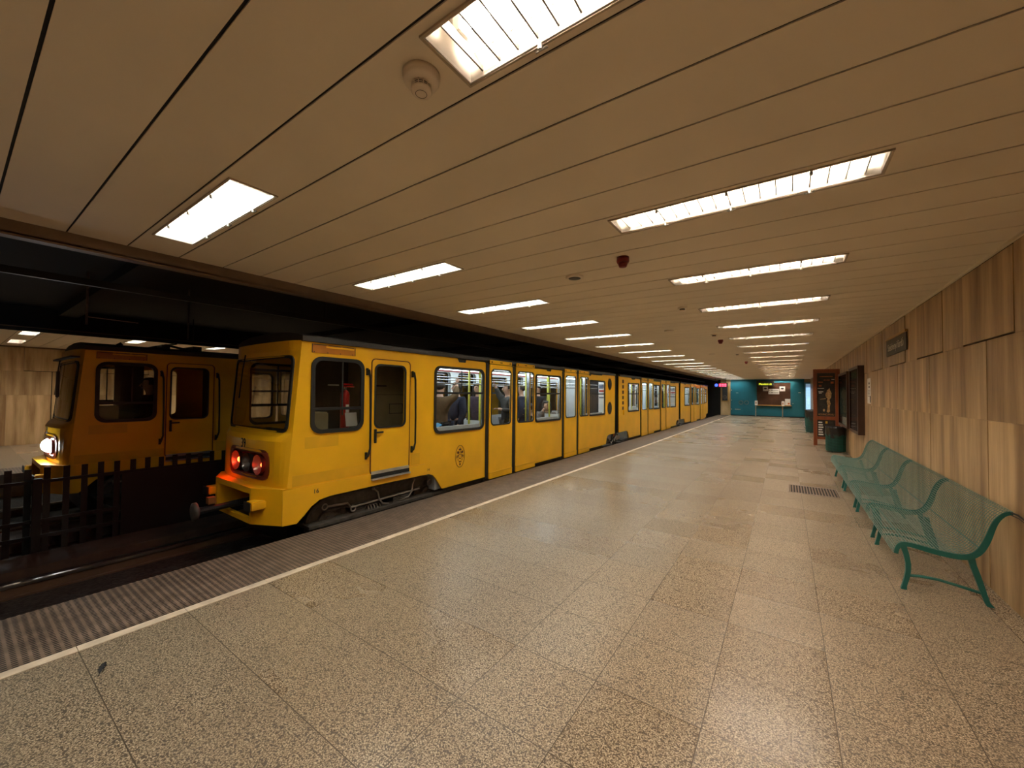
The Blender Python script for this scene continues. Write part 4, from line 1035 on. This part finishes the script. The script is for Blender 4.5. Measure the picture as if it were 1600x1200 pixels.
    for j in range(len(rows)-1):
        z0, z1 = rows[j][0], rows[j+1][0]
        for i in range(len(xo)-1):
            x0, x1 = xo[i], xo[i+1]
            if abs(z0-1.10) < 1e-6 and x0 >= -.721 and x1 <= .721: continue
            if abs(z0-.585) < 1e-6 and x0 >= -.351 and x1 <= .551: continue
            bm.faces.new((grid[j][i], grid[j][i+1], grid[j+1][i+1], grid[j+1][i]))
    fr = part('front_shell', bm, Y, root)
    # windscreen: rubber, glass
    def WS(a, b, h):      # a = x offset, b = height
        k = min(1, bow(a)/bow(.81)); yc = 2.11+(b-1.10)*.055/.83; ys = sidey(b)
        return (CXT+a, yc+(ys-yc)*k-.006+h+dy, b)
    segs = []
    def ringP(x0, x1, z0, z1, r):
        P = rrect(x0, x1, z0, z1, r, 4); out = []
        for p, q in zip(P, P[1:]+P[:1]):
            n = max(1, int(math.dist(p, q)/.08)); out += [(p[0]+(q[0]-p[0])*k/n, p[1]+(q[1]-p[1])*k/n) for k in range(n)]
        return out
    wf = part('windscreen_frame', plate([ringP(-.745, .745, 1.085, 1.945, .08), ringP(-.715, .715, 1.115, 1.915, .06)], .02, WS), M['rubber'], root)
    bm = NB(); cols = [-.72+.1029*k for k in range(15)]
    g2 = [[bm.verts.new(WS(x, z, .0)) for x in cols] for z in (1.10, 1.93)]
    for k in range(14): bm.faces.new((g2[0][k], g2[0][k+1], g2[1][k+1], g2[1][k]))
    part('pane', bm, M['dglass'], wf)
    part('wiper', tube(NB(), [WS(-.35, 1.99, -.03), WS(-.38, 1.8, -.035), WS(-.42, 1.45, -.03)], .008, 6), M['black'], root)
    part('front_ridge', tube(NB(), [(CXT+x, WS(x, 1.1, 0)[1]-.10*(1-abs(x)/.9), 1.0) for x in (-.6, -.3, 0, .3, .6)], .004, 5), M['yellow'], root)
    # number 39
    part('number', textmesh('39', .155, lambda a, b, h: (CXT+.03+a*.8, 1.992+dy-h*.3, .935+b), .003), M['ink'], root)
    # lamp cluster in the middle of the hood
    bm = NB(); CQ = CXT+.10; B(bm, CQ-.45, CQ+.45, 2.12, 2.13, .58, .865); B(bm, CQ-.45, CQ+.45, 2.045, 2.12, .575, .585); B(bm, CQ-.45, CQ+.45, 2.045, 2.12, .86, .87); B(bm, CQ-.46, CQ-.45, 2.03, 2.12, .58, .865); B(bm, CQ+.45, CQ+.46, 2.05, 2.12, .58, .865)
    cl = part('lamp_cluster', bm, mat('red_glow_housing', (.22, .02, .01), .25), root)  # red glow of the tail lamps put into the housing colour
    FR = lambda a, b, h: (CQ+a, 2.0+h+.137*bow(a+.1)/bow(.81)+dy, b)
    part('lens_rim', plate([ringP(-.475, .475, .557, .890, .11), ringP(-.415, .415, .600, .845, .09)], .014, FR), mat('red_glow_bezel', (.20, .03, .012), .3), cl)  # bezel tinted red for the lamp glow it would reflect
    for k, xx in enumerate((-.28, .0, .28)):
        bm = NB(); cyl = [(.105, 2.0+dy), (.112, 1.99+dy), (.112, 2.0+dy), (.10, 2.06+dy), (.06, 2.09+dy), (.02, 2.1+dy)]
        lathe(bm, cyl, (CQ+xx, 0, .722), 24, 'y'); bmesh.ops.recalc_face_normals(bm, faces=bm.faces[:])
        # open front
        part('reflector', bm, M['steel'], cl, True) if False else bm.free()
        bm = NB(); rings = []
        for r, yv in ((.112, 1.995), (.10, 2.03), (.07, 2.07), (.025, 2.09)):
            rings.append([bm.verts.new((CQ+xx+r*math.cos(2*PI*q/24), yv+dy, .722+r*math.sin(2*PI*q/24))) for q in range(24)])
        for A_, B_ in zip(rings, rings[1:]):
            for q in range(24): bm.faces.new((A_[q], A_[(q+1) % 24], B_[(q+1) % 24], B_[q]))
        part('reflector', bm, mat('dull_reflector', (.22, .17, .15), .3, .8), cl, True)
        lit = (k != 1) if near else (k == 1)
        lm = (M['redlamp'] if near else M['whitelamp']) if lit else M['steel']
        if near:
            part('bulb', ball(NB(), (CQ+xx+(0 if k < 2 else .05), 2.05+dy, .722), .035 if lit else .022), lm, cl, True, label='glowing red bulb' if lit else None)
        else:
            part('bulb', ball(NB(), (CQ+xx, 2.02+dy, .722), .10 if lit else .02, (1, .9, 1)), lm, cl, True)
    if not near:
        part('bulb', ball(NB(), (CQ+.30, 2.0+dy, .73), .085, (1, .7, 1)), M['whitelamp'], cl, True, label='white glowing headlamp')
    part('lens', plate1y(CQ-.44, CQ+.44, 1.990+dy, .585, .86), M['glass'], cl)
    # bumper
    P = [(-.81, 2.07), (-.49, 1.905), (.47, 1.905), (.81, 2.07)]
    def bseg(bm, i, z0, z1):
        (xa, ya_), (xb_, yb_) = P[i], P[i+1]
        th = .04
        v = [bm.verts.new((CXT+x, y+dy, z)) for z in (z0, z1) for x, y in ((xa, ya_), (xb_, yb_), (xb_, yb_+th), (xa, ya_+th))]
        for f in ((0, 1, 5, 4), (1, 2, 6, 5), (2, 3, 7, 6), (3, 0, 4, 7), (0, 3, 2, 1), (4, 5, 6, 7)): bm.faces.new([v[k] for k in f])
    bm = NB(); bseg(bm, 0, .11, .485); bseg(bm, 2, .11, .485); bseg(bm, 1, .43, .485); bseg(bm, 1, .11, .165)
    v = [bm.verts.new((CXT+x, y+dy, z)) for z in (.485, .495) for x, y in P+[(.81, 2.14), (-.81, 2.14)]]
    bm.faces.new(v[6:]); bm.faces.new(v[:6][::-1])
    for k in range(6): bm.faces.new((v[k], v[(k+1) % 6], v[6+(k+1) % 6], v[6+k]))
    B(bm, CXT-.47, CXT-.44, 1.905, 2.3, .165, .43); B(bm, CXT+.44, CXT+.47, 1.905, 2.3, .165, .43)
    bmesh.ops.recalc_face_normals(bm, faces=bm.faces[:])
    bp = part('bumper', bm, Y, root)
    bm = NB(); B(bm, CXT-.44, CXT+.44, 2.28, 2.30, .0, .45); part('coupler_pocket', bm, M['black'], root)
    for sg in (-1, 1):
        bm = NB(); xa, xb_ = sorted((CXT+sg*.50, CXT+sg*.64)); B(bm, xa, xb_, 1.84, 2.0, .285, .375); o = part('buffer', bevel(bm, .012), Y, bp)
        bm = NB(); B(bm, xa-.004, xb_+.004, 1.825, 1.84, .279, .379); part('buffer_pad', bevel(bm, .006), M['rubber'], bp)
    if near:
        cp = part('coupler', tube(NB(), [(CXT, 2.2+dy, .26), (CXT-.02, 1.8+dy, .24), (CXT-.03, 1.60+dy, .23)], [.04, .035, .04], 10), M['black'], root)
        part('coupler_head', lathe(NB(), [(.05, 1.60), (.10, 1.58), (.10, 1.55), (.06, 1.54)], (CXT-.03, dy, .23), 20, 'y'), M['under'], cp, True)
        part('tail_hook', B(NB(), CXT-.08, CXT+.0, 1.68, 1.75, .29, .36), mat('orange_box', (.2, .08, .02), .5), cp)
    # cab inside
    part('cab_floor', B(NB(), XL+.04, XS-.04, 2.2, 4.12, .44, .47), M['cabd'], root)
    part('cab_ceiling', B(NB(), XL+.04, XS-.04, 2.26, 4.12, 2.03, 2.06), M['cabd'], root)
    part('control_desk', bevel(B(NB(), XL+.08, XS-.10, 2.20, 2.62, .47, 1.04), .03), M['cabd'], root)
    part('equipment_box', bevel(B(NB(), XS-.30, XS-.08, 2.40, 2.62, 1.0, 1.30), .015), M['cabp'], root)
    if near:
        o = part('equipment_cabinet', B(NB(), XS-1.0, XS-.42, 3.45, 4.1, .47, 2.0), M['cabp'], root)
        bm = NB(); B(bm, XS-.42, XS-.416, 3.46, 4.09, 1.50, 1.505); B(bm, XS-.42, XS-.414, 3.75, 4.0, 1.36, 1.37); B(bm, XS-.42, XS-.414, 3.75, 4.0, 1.22, 1.23); B(bm, XS-.42, XS-.414, 3.75, 3.76, 1.22, 1.37); B(bm, XS-.42, XS-.414, 3.99, 4.0, 1.22, 1.37); B(bm, XS-.42, XS-.416, 3.5, 3.7, 1.62, 1.64)
        part('panel_lines', bm, M['ink'], o)
        part('cab_wall', B(NB(), XS-1.02, XS-1.0, 2.9, 3.45, .47, 2.03), M['cabd'], root)
        part('paper_sheet', plate([[(2.86, 1.11), (3.02, 1.11), (3.0, 1.28), (2.84, 1.28)]], .003, F(XS-.10)), M['paper'], root)
        part('cab_handle', B(NB(), XS-.6, XS-.58, 2.9, 3.05, 1.62, 1.64), M['paper'], root)
    else:
        for a, b, c, d_ in ((2.05, 2.30, 0, 0),): pass
        part('cab_bulkhead', B(NB(), XL+.04, XS-.04, 4.1, 4.14, .44, 2.05), M['cabd'], root)
        part('cab_divider', B(NB(), CXT-.2, CXT-.17, 2.72, 3.08, .47, 2.03), M['cabd'], root)
    # bogie under the cab
    for yy in (2.70, 4.33):
        part('wheel', wheel(XS-.22, yy+dy, -.03, .262), M['under'], root)
        part('wheel', wheel(XL+.26, yy+dy, -.03, .262), M['under'], root)
    bm = NB(); Bo = (XS-.24, XS-.16)
    pts = [(2.5, .17), (2.62, .24), (4.1, .285), (4.28, .24), (4.2, .10), (3.85, .07), (3.0, .055), (2.85, .10)]
    me = plate([pts], .06, F(XS-.22)); bm.from_mesh(me)
    for zz in (.075, .24): tube(bm, [(XS-.17, 2.62+dy, zz+.02), (XS-.165, 4.15+dy, zz+.035)], .012, 6)
    bgf = part('bogie_frame', bm, M['under'], root)
    bm = NB()
    for (yy, zz) in ((2.62, .165), (3.0, .06), (4.3, .16)):
        for k in range(14):
            a, b = 2*PI*k/14, 2*PI*(k+1)/14; tube(bm, [(XS-.13, yy+dy+.035*math.cos(a), zz+.035*math.sin(a)), (XS-.13, yy+dy+.035*math.cos(b), zz+.035*math.sin(b))], .009, 5, False)
    part('bogie_eyes', bm, M['under2'], root)
    part('bogie_rod', tube(NB(), [(XS-.13, 2.66+dy, .16), (XS-.13, 2.92+dy, .145), (XS-.13, 2.97+dy, .08), (XS-.13, 4.1+dy, .10)], .013, 6), M['under2'], root)
    for yy, cv in ((3.35, 1), (3.95, -1)):
        bm = tube(NB(), [(XS-.14, yy-.05*cv+dy, .25), (XS-.11, yy+dy, .20), (XS-.10, yy+.02*cv+dy, .10), (XS-.11, yy+.08*cv+dy, .03), (XS-.14, yy+.2*cv+dy, .0)], .012, 7)
        ball(bm, (XS-.14, yy-.05*cv+dy, .25), .022); part('brake_hose', bm, M['under2'], root, True)
    bm = NB(); c = [(XS-.14, 3.25+.018*k+dy+.0, -.02+.05*math.sin(k*1.05)) for k in range(2)]
    for q in range(5): 
        pts = [(XS-.16+.045*math.cos(t/8*2*PI), 3.22+dy+.045*q+.045*t/8*.0+.0, -.01+.055*math.sin(t/8*2*PI)) for t in range(9)]; tube(bm, pts, .008, 5, False)
    part('spring', bm, M['under2'], root)
    part('motor_box', bevel(B(NB(), XS-.35, XS-.15, 3.0, 3.2, -.15, .04), .02), M['under'], root)
    bm = NB(); B(bm, XL+.1, XS-.40, 2.32, 4.5, -.25, .32); part('dark_underbody_block', bm, M['black'], root)  # black box added to block light under the cab
    bm = NB()
    for q in range(4): B(bm, XS-.13, XS-.125, 3.62, 3.90, -.01+.022*q, -.002+.022*q)
    part('brake_rack', bm, M['under2'], root)
    if not near:
        bm = NB(); tube(bm, [(CXT+.5, 2.95+dy, 2.2), (CXT+.3, 3.25+dy, 2.30), (CXT+.5, 3.5+dy, 2.22)], .02, 6); tube(bm, [(CXT-.3, 3.3+dy, 2.31), (CXT+.6, 3.3+dy, 2.31)], .018, 6)
        B(bm, CXT+.2, CXT+.7, 3.1, 3.2, 2.2, 2.27); B(bm, CXT+.2, CXT+.7, 3.5, 3.62, 2.2, 2.28); tube(bm, [(CXT+.6, 2.6+dy, 2.2), (CXT+.6, 2.65+dy, 2.24)], .03, 6)
        part('pantograph', bm, M['black'], root)
        bm = NB(); B(bm, CXT-.78, CXT+.78, 2.11, 2.20, 1.985, 2.01); part('visor', bm, M['roof'], root)
        part('mirror', bevel(B(NB(), XS-.40, XS-.30, 2.02, 2.05, 1.42, 1.80), .01), M['black'], root)
    return root
def plate1(a0, a1, b0, b1, x, dy):
    bm = NB(); r = min(.07, (a1-a0)/4)
    bm.faces.new([bm.verts.new((x, a+dy, b)) for a, b in rrect(a0, a1, b0, b1, r, 3)]); return bm
def plate1y(x0, x1, y, z0, z1):
    bm = NB(); bm.faces.new([bm.verts.new((a, y, b)) for a, b in rrect(x0, x1, z0, z1, .09, 4)]); return bm
def wheel(x, y, z, r):
    bm = NB()
    lathe(bm, [(r, x-.06), (r, x), (r*.95, x+.005), (r*.86, x+.005), (r*.8, x-.015), (r*.45, x-.01), (r*.42, x+.02), (r*.22, x+.025), (r*.2, x+.05), (r*.08, x+.052)], (0, y, z), 28, 'x'); return bm
train_near = build_train(True, 0, 0)
train_far = build_train(False, -3.70, -1.13)

# small lights that belong to the train lamps
def point(name, loc, e, col, r=.05):
    L = bpy.data.lights.new(name, 'POINT'); L.energy = e; L.color = col; L.shadow_soft_size = r
    o = bpy.data.objects.new(name, L); C.objects.link(o); o.location = loc
L = bpy.data.lights.new('tail_lamp_light', 'SPOT'); L.energy = 1.1; L.color = (1, .045, .01); L.shadow_soft_size = .05; L.spot_size = 2.9; L.spot_blend = .6
o = bpy.data.objects.new('tail_lamp_light', L); C.objects.link(o); o.location = (-5.39, 1.95, .722)
o.rotation_euler = Vector((-.62, -.62, -.42)).to_track_quat('-Z', 'Y').to_euler()

# fire extinguisher in the cab
t = thing('fire_extinguisher', 'red fire extinguisher standing inside the near train cab window', 'fire extinguisher', (-4.62, 2.93, 1.05))
ex, ey = -4.60, 2.90
part('cylinder', lathe(NB(), [(.05, 1.02), (.055, 1.04), (.055, 1.50), (.045, 1.54), (.02, 1.565)], (ex, ey, 0), 20), M['ext'], t, True)
part('valve', lathe(NB(), [(.018, 1.56), (.018, 1.60)], (ex, ey, 0), 12), M['under2'], t)
bm = NB(); box(bm, ex-.012, ex+.012, ey-.02, ey+.12, 1.60, 1.615); box(bm, ex-.012, ex+.012, ey-.02, ey+.10, 1.625, 1.645)
part('lever', bm, M['ext'], t)
part('hose', tube(NB(), [(ex, ey, 1.59), (ex+.03, ey-.05, 1.57), (ex+.055, ey-.07, 1.45), (ex+.055, ey-.065, 1.25)], .010, 7), M['rubber'], t)
part('label_patch', box(NB(), ex+.05, ex+.057, ey-.02, ey+.02, 1.28, 1.38), M['paper'], t)
part('bracket', box(NB(), ex-.06, ex+.06, ey-.06, ey+.06, 1.005, 1.02), M['under2'], t)

# ================================================================ PEOPLE
def skinmesh(J, E, sub=1):
    """grow one continuous surface from joints {name:(co, radius)} and edges"""
    names = list(J); me = bpy.data.meshes.new('s'); me.from_pydata([J[n][0] for n in names], [(names.index(a), names.index(b)) for a, b in E], [])
    o = bpy.data.objects.new('s', me); C.objects.link(o)
    o.modifiers.new('k', 'SKIN'); 
    for i, n in enumerate(names):
        r = J[n][1]; r = r if isinstance(r, tuple) else (r, r)
        me.skin_vertices[0].data[i].radius = r; me.skin_vertices[0].data[i].use_root = (i == 0)
    s = o.modifiers.new('u', 'SUBSURF'); s.levels = sub; s.render_levels = sub
    dg = bpy.context.evaluated_depsgraph_get(); out = bpy.data.meshes.new_from_object(o.evaluated_get(dg))
    bpy.data.objects.remove(o); bpy.data.meshes.remove(me); out.materials.clear(); return out
def lp(m, name, me, mt, root, smooth=True, label=None):
    return part(name, me, mt, root, smooth, label, local=True)
def person(label, loc, rz, pose, top, trousers, coat=False, hair='short', group=None, h=1.0):
    """local frame: faces +Y, z up from the floor (standing) or from the floor of the seat (sitting)"""
    t = thing('person', label, 'person', loc, group, rz)
    t.scale = (h, h, h)
    sit = pose.startswith('sit')
    hip = .46 if sit else .90
    J = {'pel': ((0, 0, hip+.02), (.13, .10)), 'sp': ((0, .01, hip+.2), (.12, .09)), 'ch': ((0, 0, hip+.40), (.145, .10)), 'nk0': ((0, -.01, hip+.51), .06), 'nk': ((0, .0, hip+.57), .05),
         'hd0': ((0, .02, hip+.63), (.062, .075)), 'hd': ((0, .025, hip+.70), (.075, .092)), 'hd1': ((0, .02, hip+.765), (.062, .075))}
    E = [('pel', 'sp'), ('sp', 'ch'), ('ch', 'nk0'), ('nk0', 'nk'), ('nk', 'hd0'), ('hd0', 'hd'), ('hd', 'hd1')]
    arms = {'stand': (((.185, 0, hip+.46), (.22, -.01, hip+.18), (.20, .10, hip-.05)),)*2,
            'hold': (((.185, 0, hip+.46), (.26, .02, hip+.22), (.14, .24, hip+.26)), ((.185, 0, hip+.46), (.30, .05, hip+.52), (.25, .18, hip+.74))),
            'sit': (((.18, 0, hip+.46), (.24, .02, hip+.20), (.12, .24, hip+.12)),)*2,
            'sit_cheek': (((.18, 0, hip+.46), (.24, .02, hip+.20), (.08, .24, hip+.14)), ((.18, .0, hip+.46), (.20, .20, hip+.30), (.055, .145, hip+.585)))}[pose]
    for s, sg, A in (('l', -1, arms[0]), ('r', 1, arms[1])):
        for n, (p, r) in zip(('sh', 'el', 'wr'), zip(A, (.055, .043, .03))): J[n+s] = ((p[0]*sg, p[1], p[2]), r)
        E += [('ch', 'sh'+s), ('sh'+s, 'el'+s), ('el'+s, 'wr'+s)]
        w = Vector(J['wr'+s][0]); d = (w-Vector(J['el'+s][0])).normalized(); side = d.cross(Vector((0, 1, 0) if abs(d.y) < .8 else (0, 0, 1))).normalized()
        J['pm'+s] = (tuple(w+d*.055), (.036, .018)); E.append(('wr'+s, 'pm'+s))
        if sit:
            K = (('hp', (.09, .02, hip+.0), .085), ('kn', (.11, .42, hip-.0), .062), ('an', (.11, .44, .09), .042), ('to', (.12, .60, .04), .038))
        else: K = (('hp', (.09, 0, hip-.02), .085), ('kn', (.10, .02, .48), .062), ('an', (.10, 0, .09), .042), ('to', (.11, .15, .04), .038))
        pr = 'pel'
        for n, p, r in K: J[n+s] = ((p[0]*sg, p[1], p[2]), r); E.append((pr, n+s)); pr = n+s
    body = skinmesh(J, E, 2)
    b2 = NB(); b2.from_mesh(body); bpy.data.meshes.remove(body)
    for s in ('l', 'r'):       # five fingers rooted in each palm
        w = Vector(J['wr'+s][0]); pm = Vector(J['pm'+s][0]); d = (pm-w).normalized()
        side = d.cross(Vector((0, 0, 1)) if abs(d.z) < .8 else Vector((0, 1, 0))).normalized(); up = side.cross(d)
        for k in range(4):
            o_ = side*(-.026+.0175*k); L_ = (.062, .072, .068, .052)[k]
            a = pm+d*.012+o_; tube(b2, [a, a+d*L_*.5, a+d*L_*.85-up*.016, a+d*L_*.9-up*.034], [.0092, .0088, .008, .006], 6)
        a = w+d*.03+side*.03; tube(b2, [a, a+side*.022+d*.024, a+side*.02+d*.052], [.011, .0095, .007], 6)
    # nose, lips, brow on the head
    hz = hip+.69
    tube(b2, [(0, .105, hz+.022), (0, .118, hz+.0), (0, .130, hz-.018), (0, .112, hz-.028)], [.007, .010, .013, .006], 7)
    tube(b2, [(-.022, .104, hz-.052), (0, .112, hz-.050), (.022, .104, hz-.052)], .006, 6)
    for sg in (-1, 1): ball(b2, (sg*.078, .015, hz), .022, (.35, .7, 1.2), 8)
    o = part('body', b2, M['skin'], t, True, local=True)
    bm = NB()
    for sg in (-1, 1): ball(bm, (sg*.028, .104, hz+.022), .010, (1.3, .6, .7), 8)
    part('eyes', bm, M['ink'], t, True, local=True)
    # hair cap (and long hair)
    bm = NB(); g = bmesh.ops.create_uvsphere(bm, u_segments=20, v_segments=14, radius=1)
    for v in bm.verts:
        x, y, z = v.co; rr = 1+.03*math.sin(9*x+7*z)
        v.co = Vector((x*.098*rr, .008+y*.112*rr, hip+.725+z*.088*rr))
    dele = [v for v in bm.verts if (v.co.y > .055 and v.co.z < hip+.755) or (v.co.z < hip+.67 and v.co.y > -.0)]
    bmesh.ops.delete(bm, geom=dele, context='VERTS')
    if hair == 'long':
        for sg in (-1, 1):
            tube(bm, [(sg*.05, .03, hip+.80), (sg*.092, .03, hip+.72), (sg*.10, .02, hip+.62), (sg*.10, .03, hip+.50), (sg*.09, .05, hip+.38)], [.03, .034, .035, .036, .02], 8)
        tube(bm, [(0, -.06, hip+.76), (0, -.08, hip+.6), (0, -.08, hip+.42)], [.08, .09, .06], 10)
    part('hair', bm, M['hair'], t, True, local=True)
    # clothes
    JT = {k: v for k, v in J.items() if k in ('pel', 'sp', 'ch', 'nk0', 'shl', 'ell', 'wrl', 'shr', 'elr', 'wrr')}
    g = .034
    JT = {k: (p, tuple(q+g for q in r) if isinstance(r, tuple) else r+g) for k, (p, r) in JT.items()}
    JT['nk0'] = (J['nk0'][0], .092)
    for s in 'lr':
        w, e = Vector(J['wr'+s][0]), Vector(J['el'+s][0]); JT['wr'+s] = (tuple(w-(w-e)*.08), .042)
    ET = [e for e in E if e[0] in JT and e[1] in JT]
    if coat and not sit:
        JT['lo'] = ((0, .0, .62), (.20, .15)); JT['lo2'] = ((0, 0, .42), (.21, .16)); ET += [('pel', 'lo'), ('lo', 'lo2')]
    part('coat' if coat else 'jacket', skinmesh(JT, ET, 2), top, t, True, local=True)
    JL = {k: v for k, v in J.items() if k[:2] in ('pe', 'hp', 'kn', 'an')}
    JL = {k: (p, tuple(q+.014 for q in r) if isinstance(r, tuple) else r+.014) for k, (p, r) in JL.items()}
    part('trousers', skinmesh(JL, [e for e in E if e[0] in JL and e[1] in JL], 2), trousers, t, True, local=True)
    for sg, s in ((-1, 'l'), (1, 'r')):
        ax, ay, _ = J['an'+s][0]
        bm = NB(); box(bm, ax-.045, ax+.045, ay-.06, ay+.20, 0, .075); part('shoe', bevel(bm, .025, 2), M['black'], t, True, local=True)
    return t
navy = mat('navy_cloth', (.018, .022, .045), .85, var=.3, scale=12); brown = mat('brown_cloth', (.11, .065, .028), .85, var=.25, scale=12)
greyc = mat('grey_brown_cloth', (.06, .055, .052), .85, var=.3, scale=14); plum = mat('plum_cloth', (.05, .028, .042), .85, var=.3, scale=14)
blackc = mat('black_cloth', (.012, .012, .014), .85); pat = mat('grey_patterned_cloth', (.14, .12, .11), .85, var=.7, scale=40)
FZ = .04
person('standing person in a long brown coat at the left of the first passenger window', (-5.25, 5.22, FZ), .2, 'hold', brown, blackc, True, 'short')
person('standing person in a dark navy jacket just right of the brown coat', (-5.35, 5.78, FZ), 2.9, 'stand', navy, navy)
person('person in a plum-dark coat at the right edge of the first passenger window', (-5.4, 6.50, FZ), PI, 'stand', plum, blackc, True, 'long')
person('person with dark hair and grey-brown coat standing inside the first door pane', (-4.95, 6.95, FZ), PI-.5, 'hold', greyc, greyc, True, 'short')
person('standing person in navy clothes inside the second door pane', (-5.45, 8.25, FZ), 2.2, 'stand', navy, navy)
person('seated person in black bent over a phone in the second door pane', (-4.95, 7.85, FZ), PI-.9, 'sit', blackc, blackc, h=1.0)
person('seated woman with long dark hair holding a hand to her mouth at the window', (-4.92, 8.60, .09), PI+.30, 'sit_cheek', pat, blackc, hair='long', h=1.0)
person('standing person in dark clothes far inside the second large window', (-5.6, 9.3, FZ), PI, 'stand', blackc, navy)
person('dark seated driver silhouette behind the cab window of the far train', (-9.0, 2.02, .42), PI, 'sit', blackc, blackc, h=1.05)
o = part('phone', bevel(box(NB(), -.035, .035, 0, .008, -.07, .07), .004), M['paper'], None); o.location = (-4.86, 7.55, .66); o.rotation_euler = (.6, 0, .5); tag(o, 'pale phone held by the seated person in black', 'phone')
o = part('paper_cup', bevel(box(NB(), -.05, .05, -.09, .09, 0, .012), .004), mat('blue_folder', (.05, .28, .55), .5), None); o.name = 'folder'; o.location = (-4.60, 4.50, 1.0); o.rotation_euler = (.35, .3, .2); tag(o, 'small light blue folder on the seat back in the first window', 'folder')
